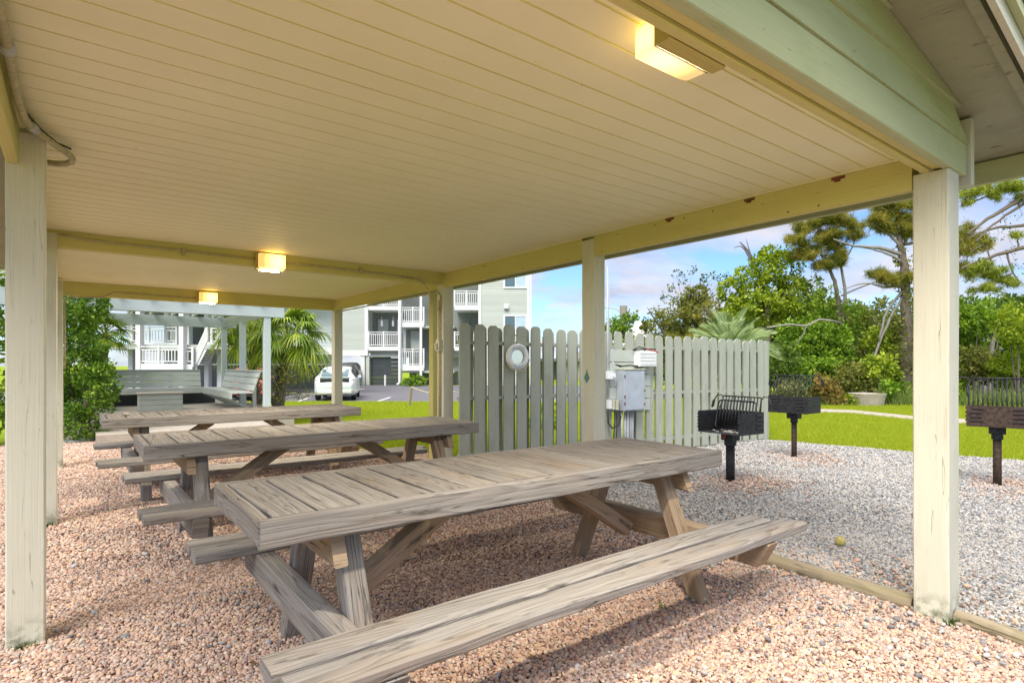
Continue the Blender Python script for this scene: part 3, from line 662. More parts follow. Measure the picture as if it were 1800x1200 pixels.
for k in range(170):
    x, y = (random.uniform(-.1, 3.3), random.uniform(1.0, 7.5)) if k % 2 else (random.uniform(3.5, 9), random.uniform(1.5, 4.8))
    L_ = random.uniform(.012, .03); a = random.uniform(0, 6.28); w_ = L_*.35; z = random.uniform(.03, .036); c_, s2 = math.cos(a), math.sin(a)
    V += [(x-c_*L_, y-s2*L_, z), (x+s2*w_, y-c_*w_, z+.006), (x+c_*L_, y+s2*L_, z+.002), (x-s2*w_, y+c_*w_, z+.004)]
tag(fast_mesh('leaf_litter', V, 4, plain('dry_leaf', (.12, .07, .035), .9, 0, .5, 30)), 'scattered dry brown leaf bits on the gravel', None, None, 'stuff')
# ------------------------------------------------------------------ landscape logs, ball, leaf sprig
def log(p0, p1, r, label):
    pts = [Vector(p0).lerp(Vector(p1), k/10)+Vector((random.uniform(-.004, .004), 0, random.uniform(-.004, .004))) for k in range(11)]
    m = MB(); m.tube(pts, [r*random.uniform(.95, 1.04) for _ in pts], 12); o = m.build('edging_log', M['log']); tag(o, label, 'log', 'logs edging the pink gravel')
log((3.60, 5.2, .035), (3.395, YA+.162, .035), .048, 'long round edging log between pink and grey gravel, ending at the front post')
log((3.405, YA-.012, .025), (3.36, .60, .02), .042, 'short weathered log end at the right foot of the front post')
m = MB(); n = 14; prof = [(.0325*math.sin(math.pi*k/n), -.0325*math.cos(math.pi*k/n)) for k in range(1, n)]
m.lathe([(.001, -.0325)]+prof+[(.001, .0325)], (0, 0, 0), 24); o = m.build('tennis_ball', plain('worn_felt', (.44, .38, .13), .95, 0, .25, 40, .4), smooth=True); o.location = (4.168, 1.775, .045)
tag(o, 'worn yellowish tennis ball lying on the grey gravel', 'ball')
V = []
c0 = gp(1163, 1068, .02)
for k in range(16):
    a = random.uniform(0, 6.28); r_ = random.uniform(.0, .022); x, y = c0.x+r_*math.cos(a), c0.y+r_*math.sin(a); L_ = random.uniform(.012, .024); b = random.uniform(0, 6.28); z = random.uniform(.02, .04)
    V += [(x, y, z), (x+L_*.5*math.cos(b+.5), y+L_*.5*math.sin(b+.5), z+.006), (x+L_*math.cos(b), y+L_*math.sin(b), z+.002), (x+L_*.5*math.cos(b-.5), y+L_*.5*math.sin(b-.5), z+.005)]
o = fast_mesh('weed_sprig', V, 4, M['leafA']); tag(o, 'tiny green weed sprig in the pink gravel behind the front bench', 'weed')
# ------------------------------------------------------------------ picket fence
FA, FB = Vector((3.53, 5.61, 0)), Vector((9.08, 5.09, 0)); FD = (FB-FA).normalized(); FN = Vector((FD.y, -FD.x, 0)); FL = (FB-FA).length
fr = math.atan2(FD.y, FD.x)
fe = empty('picket_fence', FA, fr); tag(fe, 'grey-green shadowbox picket fence with rounded tops beyond the shelter', 'fence')
# local frame: x along the fence, -y towards the grills
def picket(x, y, h, z0=.03):
    m = MB(); w2 = .0675; t2 = .010; lean = random.uniform(-.014, .014)
    out = [(-w2, z0), (w2, z0), (w2, h-.045), (w2*.80, h-.016), (w2*.45, h-.001), (-w2*.45, h), (-w2*.80, h-.015), (-w2, h-.045)]
    zs_ = [z0+(h-.05-z0)*k/6 for k in range(7)]
    body = [(-w2, z) for z in zs_]; 
    A = [(x+px+lean*pz/h, y-t2, pz) for px, pz in out]; B = [(x+px+lean*pz/h, y+t2, pz) for px, pz in out]
    n = len(A); fs = [tuple(range(n)), tuple(range(2*n-1, n-1, -1))]; o = random.uniform(0, 50)
    uvs = [[(p[2]+o, p[0]+o) for p in A], [(B[i][2]+o, B[i][0]+o+3) for i in range(n-1, -1, -1)]]
    for i in range(n):
        j = (i+1) % n; fs.append((j, i, n+i, n+j)); uvs.append([(A[j][2]+o, .1), (A[i][2]+o, .1), (A[i][2]+o, .12), (A[j][2]+o, .12)])
    m.add(A+B, fs, uvs); return m.build('picket', M['fence'], fe)
PIT = .1945; NP = int(FL/PIT)
for k in range(NP+1):
    x = .02+k*PIT; h = 1.725-.085*x/FL+random.uniform(-.018, .018); picket(x, -.052, h)
    if k < NP: picket(x+PIT*.5+random.uniform(-.012, .012), .052, h-.012+random.uniform(-.012, .012))
for z in (.20, .86, 1.50):
    m = MB(); m.board((-.03, 0, z), (FL-.02, 0, z-.03), .080, .040, (0, 0, 1), .003, 8, .002); m.build('rail', M['fence'], fe)
for x in (1.22, 2.78, 4.30, FL+.02):
    m = MB(); m.board((x, .02 if x < FL else .0, -.05), (x, .02 if x < FL else 0, 1.60), .085, .085 if x < FL else .13, (0, 1, 0), .004); m.build('post', M['fence'], fe)
m = MB(); m.board((FL+.10, -.01, -.05), (FL+.10, -.01, 1.64), .115, .02, (0, 1, 0), .003); m.build('end_board', M['fence'], fe)
# meter backboard
def F(u, v, dy):
    """fence-local point seen at photo pixel on the plane y = dy"""
    p = Vector((0, 0, EYE)); q = at(u, v, 1.0); d = q-p
    n = Vector((-FD.y, FD.x, 0)); o = FA+n*dy; k = (o-p).dot(n)/d.dot(n); w_ = p+d*k
    return ((w_-FA).dot(FD), w_.z)
bb = empty('meter_backboard', FA, fr); tag(bb, 'panel of grey horizontal boards on the fence carrying electrical boxes', 'board')
x0, _ = F(1071, 660, -.075); x1, _ = F(1142, 660, -.075); _, zt = F(1100, 615, -.075); _, zb_ = F(1100, 723, -.075)
nb = 5; hh = (zt-zb_)/nb
for k in range(nb):
    m = MB(); z = zb_+hh*(k+.5); m.board((x0+random.uniform(-.004, .004), -.077, z), (x1-(.32 if k == nb-1 else 0)+random.uniform(-.01, .01), -.077, z), .02, hh-.010, (0, 0, 1), .003, 4, .001); m.build('backboard_plank', M['greypaint'], bb)
ec = empty('electrical_cabinet', FA, fr); tag(ec, 'tall blue-grey metal electrical cabinet with conduits below, on the fence', 'electrical box')
xa, _ = F(1098, 680, -.25); xb, _ = F(1133, 680, -.25); _, za = F(1100, 650, -.25); _, zb2 = F(1100, 722, -.25)
m = MB(); m.box(xa, xb, -.245, -.088, zb2, za, .006, 2); m.build('cabinet_body', M['steelbox'], ec)
m = MB(); m.box(xa+.012, xb-.004, -.253, -.2455, zb2+.012, za-.02, .003, 2); m.build('door', M['steelbox'], ec)
m = MB(); m.box(xa-.006, xb+.006, -.258, -.085, za+.001, za+.014, .003); m.build('drip_lid', M['beigeplastic'], ec)
m = MB()
for z in (za-.08, za-.35, zb2+.1): m.box(xa-.004, xa+.010, -.262, -.246, z-.015, z+.015, .002)
for z in (za-.28, zb2+.08): m.box(xb-.012, xb+.006, -.264, -.246, z-.012, z+.012, .002)
m.build('latch', M['rust'], ec)
m = MB()
for x, r_ in ((xa+.04, .014), (xa+.10, .014), (xa+.145, .022), (xa+.20, .014), (xa+.235, .014)): m.tube([(x, -.15, 0), (x, -.15, zb2-.001)], r_)
m.build('conduit', M['conduitg'], ec, smooth=True)
m = MB(); m.tube([(xa+.03, -.15, za+.04), (xa-.06, -.14, za+.07), (xa+.05, -.16, za+.05), (xa+.16, -.17, za+.06), (xb+.05, -.16, za+.045), (xb-.05, -.17, za+.03)], .010); m.build('cable', M['black'], ec, smooth=True)
wb = empty('weather_box', FA, fr); tag(wb, 'white louvred plastic box fixed to the fence above the cabinet', 'box')
xa3, _ = F(1124, 630, -.2); xb3, _ = F(1153, 630, -.2); _, z1_ = F(1138, 617, -.2); _, z0_ = F(1138, 644, -.2)
m = MB(); m.box(xa3, xb3, -.21, -.09, z0_, z1_, .008); m.build('case', M['whiteplastic'], wb)
m = MB()
for k in range(4): z = z0_+.03+k*(z1_-z0_-.05)/3.4; m.box(xa3+.012, xb3-.012, -.214, -.2105, z, z+.004)
m.build('louvre', M['beigeplastic'], wb)
tg = empty('grill_tongs', FA, fr); tag(tg, 'black tongs with a red handle lying on the white box', 'tongs')
m = MB(); m.tube([(xa3-.03, -.13, z1_+.02), (xa3+.05, -.14, z1_+.06), (xa3+.16, -.18, z1_+.03)], .008); m.tube([(xa3-.05, -.12, z1_+.012), (xa3+.08, -.12, z1_+.028), (xb3+.07, -.13, z1_+.035)], .007); m.build('arm', M['black'], tg)
m = MB(); m.tube([(xa3+.16, -.18, z1_+.03), (xb3+.03, -.21, z1_-.015)], .010); m.build('handle', M['red'], tg)
mc = empty('mast_conduit', FA, fr); tag(mc, 'tall pale conduit rising beside the middle post to the eave, with outlet boxes', 'conduit')
xm, _ = F(1068, 600, -.1)
m = MB(); m.tube([(xm, -.1, .62), (xm, -.1, 2.55)], .013); m.tube([(xm+.022, -.1, .35), (xm+.022, -.1, 2.5)], .006); m.build('pipe', M['conduitg'], mc, smooth=True)
m = MB(); xq, zq = F(1072, 660, -.15); m.box(xm-.03, xm+.05, -.16, -.09, zq-.045, zq+.06, .006); m.box(xm+.05, xm+.085, -.17, -.11, zq-.02, zq+.03, .008); m.build('outlet_box', M['whiteplastic'], mc)
m = MB(); xq, zq = F(1078, 710, -.15); m.box(xm-.02, xm+.035, -.155, -.09, zq-.06, zq+.055, .006); m.build('outlet_box', M['whiteplastic'], mc)
m = MB(); m.box(xm+.04, xm+.075, -.17, -.095, zq-.07, zq+.05, .006); m.box(xm+.08, xm+.125, -.19, -.095, zq-.075, zq+.055, .01); m.build('outlet_cover', M['beigeplastic'], mc)
m = MB(); m.tube([(xm, -.1, zq-.06), (xm-.005, -.12, zq-.25), (xm+.05, -.14, zq-.32), (xm+.14, -.15, zq-.29), (xa+.05, -.15, zq-.12), (xa+.055, -.15, zb2)], .010)
m.tube([(xm+.1, -.13, zq-.07), (xm+.09, -.13, zq-.3), (xm+.06, -.13, .02)], .006); m.tube([(xm+.12, -.13, zq-.07), (xm+.14, -.13, zq-.25), (xm+.12, -.13, .02)], .006); m.build('cable', M['black'], mc, smooth=True)
# life ring with a round mirror
xr_, zr_ = F(909, 627, -.11); xe_, _ = F(889, 627, -.11); RO = xr_-xe_
lr = empty('life_ring_mirror', FA+FD*xr_+Vector((FD.y, -FD.x, 0))*.115+Vector((0, 0, zr_)), fr); tag(lr, 'white life ring with a round mirror in it, hung on the grey fence', 'life ring')
m = MB(); n = 40; rm = RO*.76; rt = RO*.24; rings = []
for k in range(n+1):
    a = 2*math.pi*k/n; rings.append([Vector(((rm+rt*math.cos(b))*math.cos(a), rt*.75*math.sin(b), (rm+rt*math.cos(b))*math.sin(a))) for b in [2*math.pi*j/12 for j in range(12)]])
m.loft(rings, caps=False); m.build('ring', M['whiteplastic'], lr, smooth=True, fix=True)
m = MB(); pts = [(RO*.60*math.cos(2*math.pi*k/28), .0, RO*.60*math.sin(2*math.pi*k/28)) for k in range(28)]
m.prism(pts, (0, .008, 0)); m.build('mirror', M['mirror'], lr, fix=True)
def ring_text(s, a0, a1, flip):
    import bmesh
    for i, ch in enumerate(s):
        cu = bpy.data.curves.new('letter', 'FONT'); cu.body = ch; cu.size = RO*.30; cu.align_x = 'CENTER'; cu.align_y = 'CENTER'; cu.extrude = .0006
        o = bpy.data.objects.new('letter', cu); C.objects.link(o); o.parent = lr; a = a0+(a1-a0)*i/(len(s)-1); cu.materials.append(M['steelbox'])
        o.location = (rm*math.cos(a), -rt*.76, rm*math.sin(a)); o.rotation_euler = (R(90), (math.pi/2-a) if not flip else (-math.pi/2-a), 0)
        o.rotation_mode = 'XYZ'
ring_text('WELCOME', R(128), R(52), False); ring_text('ABOARD', R(236), R(304), True)
m = MB(); pts = [(RO*1.03*math.cos(a), -.02, RO*1.03*math.sin(a)-.012) for a in [R(200+k*14) for k in range(11)]]
m.tube(pts, .005); m.tube([(-RO*.3, -.02, RO*.95), (-RO*.22, .02, RO*1.45), (0, .05, RO*1.6)], .004); m.build('cord', M['rope'], lr)

# ------------------------------------------------------------------ grills
def make_grill(loc, rz, H, s, open_front, gr_tilt, ironm, postm, pr=.034, label=''):
    """local: x = width, -y = open front; H = height of the box floor; s = size"""
    e = empty('park_grill', loc, rz); tag(e, label, 'grill', 'pedestal charcoal grills on the grey gravel')
    W, Dp, Hb = .50*s, .40*s, .215*s
    m = MB(); m.tube([(0, 0, -.05), (0, 0, H-.10)], pr, 16); m.build('post', M[postm], e, smooth=True)
    m = MB(); m.box(-.07*s, .07*s, -.06*s, .06*s, H-.085*s, H-.006, .006); m.lathe([(pr*1.35, H-.14), (pr*1.35, H-.086*s)], (0, 0, 0), 16); m.build('swivel_collar', M['darkiron'], e)
    m = MB(); m.box(-W/2, W/2, -Dp/2, Dp/2, H-.005, H, .001); m.build('floor_plate', M[ironm], e)
    def notch(x0, x1, up_n):
        return
    # back plate
    m = MB(); m.box(-W/2, W/2, Dp/2-.005, Dp/2, H+.001, H+Hb, .001)
    m.build('back_plate', M[ironm], e)
    for sg in (-1, 1):
        x = sg*(W/2-.003); yf = -Dp/2; out = [(yf, H+.001), (Dp/2-.006, H+.001), (Dp/2-.006, H+Hb), (yf, H+Hb)]
        k = 5; step = Hb*.78/k; z = H+Hb*.9
        for q in range(k): out += [(yf, z), (yf-.016*s, z-step*.25), (yf-.010*s, z-step*.55), (yf, z-step*.6)]; z -= step
        m = MB(); m.prism([(x-.0025, a, b) for a, b in out], (.005, 0, 0)); m.build('side_plate', M[ironm], e, fix=True)
    m = MB()
    for sg in (-1, 1):
        for q in range(4):
            z = H+Hb*(.22+.2*q); cx = sg*W*.33; m.box(cx-W*.09, cx+W*.09, Dp/2+.0005, Dp/2+.010, z, z+.012*s, .004); 
            m.box(sg*(W/2+.0005) if sg > 0 else -W/2-.010, sg*(W/2)+.010 if sg > 0 else -W/2-.0005, -Dp*.12+Dp*.3, Dp*.12+Dp*.3, z, z+.012*s, .004)
    m.build('louvre', M['black'], e)
    # ash
    m = MB(); rr = random.Random(2)
    for q in range(26): a = rr.uniform(-W*.4, W*.4); b = rr.uniform(-Dp*.4, Dp*.35); r_ = rr.uniform(.012, .03); m.lathe([(.001, 0), (r_, .002), (r_*.6, r_*.5), (.001, r_*.6)], (a, b, H+.001), 7)
    m.build('ash', M['ash'], e)
    # raised grate with coil handles
    g = MB(); hx = W*.46; Lg = Dp*.98; rb = (.0055 if open_front else .0075)*s
    Lg = Lg if not open_front else .33; ca, sa = math.cos(gr_tilt), math.sin(gr_tilt); y0 = Dp*.42 if not open_front else Dp*.30; z0 = H+Hb*.62 if not open_front else H+.045
    P = lambda x, q: (x, y0-q*ca*(1 if not open_front else -1)*(1), z0+q*sa)
    nbar = 13
    for k in range(nbar): x = -hx+2*hx*k/(nbar-1); g.tube([P(x, .0), P(x, Lg)], rb, 6)
    g.tube([P(-hx, 0), P(hx, 0)], rb*1.5, 6); g.tube([P(-hx, Lg), P(hx, Lg)], rb*1.5, 6)
    if open_front:
        Q = lambda x, q: (x, y0-.075-q*ca*-1, z0-.02+q*sa*.93); c_ = .03
        for k in range(nbar): x = -hx+2*hx*k/(nbar-1); g.tube([Q(x, .0), Q(x, Lg)], rb, 6)
        g.tube([Q(-hx+c_, 0), Q(hx-c_, 0), Q(hx, c_), Q(hx, Lg-c_), Q(hx-c_, Lg), Q(-hx+c_, Lg), Q(-hx, Lg-c_), Q(-hx, c_), Q(-hx+c_, 0)], rb*1.6, 8)
    g.build('grate', M['darkiron'], e, smooth=True)
    for sg in (-1, 1):
        g = MB(); X = sg*hx; q = P(X, Lg*.72)
        a = Vector(P(X, Lg)); b = Vector(P(X, Lg*.45)); o_ = Vector((sg, 0, 0))
        path = [b, b+o_*.02+Vector((0, 0, .05)), a+o_*.0+Vector((0, 0, -.03)), a+o_*.03+Vector((0, 0, .012)), a+o_*.08+Vector((0, 0, .005)), a+o_*.115+Vector((0, -.01, -.05)), a+o_*.13+Vector((0, -.02, -.13))]
        g.tube(path, rb*1.15, 8)
        e0 = path[-2]; d = (path[-1]-path[-2])
        coil = [e0+d*(t_/40)+Vector((math.cos(t_*1.25)*.014, math.sin(t_*1.25)*.014, 0)) for t_ in range(0, 41)]
        g.tube(coil, .0045, 5); g.build('coil_handle', M['darkiron'], e, smooth=True)
    return e
# camera direction from a grill is -(SN, CS); heading angles chosen from the plates seen in the photo
g1 = make_grill((5.54, 3.46, 0), R(-95), .535, 1.02, True, R(78), 'darkiron', 'darkiron', .046, 'near grill on a thick black post, its firebox open towards the picnic tables')
m = MB(); m.box(-.055, -.008, -.068, -.0625, .465, .51, .001); m.build('maker_plate', plain('red_plate', (.30, .06, .04), .5, 0, .5, 90), g1)
g2 = make_grill((7.605, 3.817, 0), R(90), .62, 1.0, False, R(62), 'darkiron', 'rustiron', .034, 'middle grill at the gravel edge by the fence end, grate raised, thin post')
g3 = make_grill((7.524, 1.687, 0), R(103), .625, .98, False, R(66), 'rustiron', 'rustiron', .036, 'right-hand grill with a rusty firebox and rusty post')
# ------------------------------------------------------------------ pergola with benches
pg = empty('pergola', (1.7, 15.7, 0)); tag(pg, 'pale blue-grey slatted pergola on a low platform behind the shelter', 'pergola')
def pb(name, mat, *a, parent=pg, **k):
    m = MB(); m.box(*a, **k); return m.build(name, M[mat], parent, world=True)
PT = .20
pf = empty('pergola_platform', (1.7, 15.6, 0)); tag(pf, 'low pale concrete platform under the pergola', 'platform')
pb('slab', 'concrete', -.7, 3.85, 12.95, 18.3, -.45, PT, ch=.01, parent=pf); pb('step', 'concrete', .3, 3.30, 11.75, 12.945, -.45, .085, ch=.01, parent=pf)
for (x, y) in ((3.40, 13.42), (3.40, 15.70), (3.40, 17.95), (-.35, 13.42), (-.35, 17.95)): pb('post', 'pergola', x-.07, x+.07, y-.07, y+.07, PT, 2.30, ch=.006)
pb('front_beam', 'pergola', -1.2, 3.75, 13.33, 13.37, 2.29, 2.60, ch=.004); pb('front_beam', 'pergola', -1.2, 3.70, 13.47, 13.51, 2.29, 2.55, ch=.004)
pb('back_beam', 'pergola', -1.2, 3.70, 17.86, 17.90, 2.28, 2.56, ch=.004)
pb('side_beam', 'greypaint', 3.42, 3.46, 13.52, 18.4, 2.31, 2.56); pb('side_beam', 'greypaint', -.42, -.38, 13.52, 18.4, 2.31, 2.56)
for k in range(9): x = -.9+k*.51; pb('rafter', 'greypaint', x, x+.04, 13.2, 18.5, 2.603, 2.74)
m = MB()
for k in range(24): y = 13.25+k*.215; m.box(-1.1, 3.9, y, y+.11, 2.742, 2.762)
m.build('roof_slats', M['greypaint'], pg, world=True)
bn = empty('bench', (1.6, 17.6, PT)); tag(bn, 'long grey plank bench along the back of the pergola', 'bench', 'grey plank benches round the pergola')
def seatrun(e, a, b, nrm, name_p=''):
    """plank seat from a to b, nrm points from the seat towards its back"""
    a, b, n = Vector(a), Vector(b), Vector(nrm); u = (b-a).normalized()
    for k in range(3):
        m = MB(); o = n*(.07+.15*k); m.board(a+o+Vector((0, 0, PT+.43)), b+o+Vector((0, 0, PT+.43)), .14, .035, (0, 0, 1), .004, 6, .001); m.build('seat_plank', M['greypaint'], e, world=True)
    for k in range(3):
        m = MB(); o = n*(.47+.05*k)+Vector((0, 0, PT+.53+.145*k)); m.board(a+o, b+o, .14, .03, (n*1.0+Vector((0, 0, -.33))).normalized(), .004, 6, .001); m.build('back_plank', M['greypaint'], e, world=True)
    m = MB(); m.board(a+Vector((0, 0, PT+.355)), b+Vector((0, 0, PT+.355)), .03, .11, (0, 0, 1), .003); m.build('apron', M['greypaint'], e, world=True)
    m = MB(); o = n*.62+Vector((0, 0, PT+.90)); m.board(a+o, b+o, .14, .03, (0, 0, 1), .003); m.build('cap_rail', M['greypaint'], e, world=True)
    L_ = (b-a).length; k = 0
    while k*1.3 <= L_:
        p = a+u*min(L_-.05, k*1.3+.05)
        m = MB(); m.board(p+n*.02+Vector((0, 0, PT+.30)), p+n*.60+Vector((0, 0, PT+.0)), .07, .05, (0, 0, 1), .003); m.build('brace', M['greypaint'], e, world=True)
        m = MB(); m.board(p+n*.66+Vector((0, 0, PT)), p+n*.66+Vector((0, 0, PT+.88)), .08, .08, (1, 0, 0), .003); m.build('leg', M['greypaint'], e, world=True); k += 1
seatrun(bn, (.7, 17.1, 0), (2.75, 17.1, 0), (0, 1, 0))
pb('under_seat_shade', 'doorandshade', .2, 3.1, 17.86-.3, 17.88-.3, PT, PT+.30, parent=bn)  # added dark sheet, stands in for the shade under the seat
bn2 = empty('bench', (3.0, 15.3, PT)); tag(bn2, 'grey plank bench along the right side of the pergola, end facing the tables', 'bench', 'grey plank benches round the pergola')
seatrun(bn2, (2.72, 17.1, 0), (2.72, 13.62, 0), (1, 0, 0))
bn3 = empty('bench', (.45, 15.7, PT)); tag(bn3, 'pergola bench end half hidden by the leafy hedge', 'bench', 'grey plank benches round the pergola')
seatrun(bn3, (.72, 15.6, 0), (.72, 17.1, 0), (-1, 0, 0))
bt = empty('box_table', (1.6, 15.5, PT)); tag(bt, 'low grey plank box table in the middle of the pergola', 'table')
for k in range(3):
    z = PT+.002+k*.125; m = MB(); m.box(1.19, 2.0, 15.30, 15.32, z, z+.118, .003); m.box(1.17, 1.189, 15.29, 15.80, z, z+.118, .003); m.box(2.001, 2.02, 15.29, 15.80, z, z+.118, .003); m.box(1.19, 2.0, 15.78, 15.80, z, z+.118, .003); m.build('side_planks', M['greypaint'], bt, world=True)
m = MB()
for k in range(4): y = 15.26+k*.147; m.box(1.13, 2.06, y, y+.14, PT+.378, PT+.408, .004)
m.build('top_planks', M['boxtop'], bt, world=True)
# stone slabs edging the bed left of the tables
for i, (u, v, L_, rz) in enumerate(((140, 768, .5, .4), (168, 761, .42, .2), (463, 746, .55, .1), (510, 744, .5, -.1))):
    p = gp(u, v, .0); m = MB(); m.box(-L_/2, L_/2, -.12, .12, -.05, .07, .03); o = m.build('edging_stone', M['conduitg']); o.location = (p.x, p.y, hgt(p.y)); o.rotation_euler = (0, 0, rz)
    tag(o, ('rough grey edging stone at the foot of the leafy hedge', 'second grey edging stone beside the hedge foot, nearer the tables', 'flat pale stone slab at the platform corner behind the farthest table', 'flat stone slab between the platform corner and the lawn')[i], 'stone', 'edging stones')
# ------------------------------------------------------------------ buildings (local frame: x right, y away from the camera)
GZ = -.34
class Facade:
    def __init__(s, name, label, D, cat='building'):
        s.D = D; s.e = empty(name, cf(0, D, GZ), -PSI); tag(s.e, label, cat)
    def x(s, u): return (u-900)/F_PX*s.D
    def z(s, v): return EYE-GZ-(v-V0)/F_PX*s.D
    def box(s, name, mat, u0, u1, v0, v1, y0, y1, ch=0.0, parent=None):
        m = MB(); m.box(s.x(u0), s.x(u1), y0, y1, s.z(v1), s.z(v0), ch); return m.build(name, M[mat], parent or s.e)
    def lap(s, name, mat, u0, u1, v0, v1, y, exp=.175):
        """lapped boards, each tilted out at its foot"""
        x0, x1, z0, z1 = s.x(u0), s.x(u1), s.z(v1), s.z(v0); m = MB(); z = z0
        while z < z1-.01:
            t_ = min(z+exp, z1); m.quad((x0, y-.022, z), (x1, y-.022, z), (x1, y-.004, t_), (x0, y-.004, t_)); m.quad((x0, y, z), (x1, y, z), (x1, y-.022, z), (x0, y-.022, z)); z = t_
        o = m.build(name, M[mat], s.e); return o
    def rail(s, u0, u1, v0, v1, y, band=None, nb=None, name='railing'):
        """balcony railing v0 top..v1 bottom; band = floor edge v range"""
        m = MB(); x0, x1, zt, zb = s.x(u0), s.x(u1), s.z(v0), s.z(v1)
        m.box(x0, x1, y-.05, y+.05, zt-.06, zt, 0); m.box(x0, x1, y-.02, y+.02, zb, zb+.06, 0); m.box(x0, x1, y-.02, y+.02, zt-.22, zt-.16, 0)
        n = nb or max(3, int((x1-x0)/.15))
        for k in range(n): x = x0+.05+(x1-x0-.1)*k/(n-1); m.box(x-.022, x+.022, y-.018, y+.018, zb+.06, zt-.22, 0, 2)
        for k in range(int((x1-x0)/1.4)+2): x = x0+(x1-x0)*k/(int((x1-x0)/1.4)+1); m.box(x-.05, x+.05, y-.055, y+.055, zb-.25, zt+.04, 0, 2)
        o = m.build(name, M['white'], s.e)
        if band: s.box('floor_band', 'white', u0, u1, band[0], band[1], y-.06, y+.06)
        return o
    def window(s, u0, u1, v0, v1, y):
        f = MB(); x0, x1, z0, z1 = s.x(u0), s.x(u1), s.z(v1), s.z(v0); w_ = .12
        f.box(x0, x1, y-.06, y, z1-w_, z1); f.box(x0, x1, y-.08, y, z0, z0+w_); f.box(x0, x0+w_, y-.055, y, z0+w_, z1-w_); f.box(x1-w_, x1, y-.055, y, z0+w_, z1-w_)
        xm_ = (x0+x1)/2; f.box(xm_-.04, xm_+.04, y-.05, y, z0+w_, z1-w_); o = f.build('window', M['white'], s.e)
        g = MB(); g.box(x0+w_, xm_-.04, y-.03, y-.02, z0+w_, z1-w_); g.build('pane', M['glass'], o)
        g = MB(); g.box(xm_+.04, x1-w_, y-.03, y-.02, z0+w_, z1-w_); g.build('pane', M['blind'], o)
B = Facade('apartment_building', 'grey-green sided apartment building with white balconies and dark garage, beyond the car park', 44)
B.lap('wall', 'siding', 590, 643, 380, 616, 0)
B.lap('wall', 'siding', 846, 927, 380, 677, 0)
B.box('wall', 'siding', 590, 643, 380, 616, .02, 12); B.box('wall', 'siding', 843, 928, 380, 677, .02, 12)
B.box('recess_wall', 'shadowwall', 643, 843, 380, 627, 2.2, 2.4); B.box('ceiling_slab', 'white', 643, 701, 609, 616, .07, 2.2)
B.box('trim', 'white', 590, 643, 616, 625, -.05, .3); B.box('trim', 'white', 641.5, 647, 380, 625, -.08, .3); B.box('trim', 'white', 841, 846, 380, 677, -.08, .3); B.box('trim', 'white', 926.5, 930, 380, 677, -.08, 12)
B.box('downspout', 'white', 931, 934, 380, 677, -.12, .06)
B.box('column', 'white', 634, 641, 625, 677, .0, .35); B.box('column', 'siding', 643, 649, 625, 677, .0, .6)
B.box('garage_lintel', 'siding', 649, 701, 616, 627, .3, .6)
gd = MB()
for k in range(7): z0_, z1_ = B.z(677)+k*.30, B.z(677)+(k+1)*.30-.015; gd.box(B.x(649), B.x(700), .45, .5, z0_, z1_)
gd.build('garage_door', M['doorandshade'], B.e)
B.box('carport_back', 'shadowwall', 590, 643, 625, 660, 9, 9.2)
B.box('carport_window', 'blind', 622, 635, 628, 648, 8.8, 8.95)
B.rail(648, 701, 583, 607, -.02, (609, 616)); B.rail(648, 701, 513, 536, -.02, (538, 545)); B.rail(648, 701, 440, 464, -.02, (466, 474))
B.box('balcony_floor', 'white', 648, 701, 541, 545, .07, 2.2); B.box('balcony_floor', 'white', 648, 701, 470, 474, .07, 2.2)
B.box('door', 'greypaint', 653, 672, 557, 607, 2.1, 2.19); B.window(688, 701, 557, 583, 2.2); B.box('door', 'greypaint', 653, 672, 487, 538, 2.1, 2.19)
B.box('column', 'white', 701, 706.5, 380, 672, -.2, .15)
dp = MB(); dp.tube([(B.x(704), -.28, B.z(400)), (B.x(704), -.28, B.z(671)), (B.x(702.5), -.30, B.z(674)), (B.x(699), -.32, B.z(675.5))], .10); dp.build('downspout', M['white'], B.e, smooth=True)
B.box('stair_back', 'siding', 706.5, 843, 380, 677, 3.2, 3.3)
for (a, b_) in ((546, 570), (619, 646), (473, 497)): B.rail(706.5, 745, a-6, b_-5, -.02, (b_-4, b_+5))
B.box('landing', 'siding', 706.5, 798, 573, 576, .1, 3.2); B.box('landing', 'siding', 706.5, 798, 652, 655, .1, 3.2)
B.box('post', 'white', 738, 742, 380, 660, -.1, .1); B.box('lattice', 'greypaint', 718, 735, 580, 612, 1.0, 1.05); B.box('trim', 'white', 707, 711, 575, 640, .4, .6)
B.rail(799, 841, 511, 534, -.02, (536, 545)); B.rail(799, 841, 440, 463, -.02, (465, 473)); B.rail(799, 841, 583, 607, -.02, (609, 616)); B.box('balcony_floor', 'white', 799, 841, 541, 545, .07, 2.2)
B.box('door', 'shadowwall', 806, 822, 556, 607, 2.1, 2.19)
B.window(885, 927, 553, 588, 0); B.window(885, 927, 472, 507, 0)
vt = MB(); vt.box(B.x(886), B.x(894), -.25, 0, B.z(543), B.z(535.5), .03); vt.build('vent_hood', M['white'], B.e)
B.box('roof', 'shadowwall', 588, 934, 372, 380, -.6, 12.5)
bo = MB(); bo.lathe([(.001, 0), (.075, 0), (.075, .76), (.05, .79), (.001, .8)], (0, 0, 0), 12); o = bo.build('bollard', M['white']); o.location = cf((677-900)/F_PX*42.5, 42.5, GZ); tag(o, 'white bollard standing in front of the dark garage door', 'bollard')
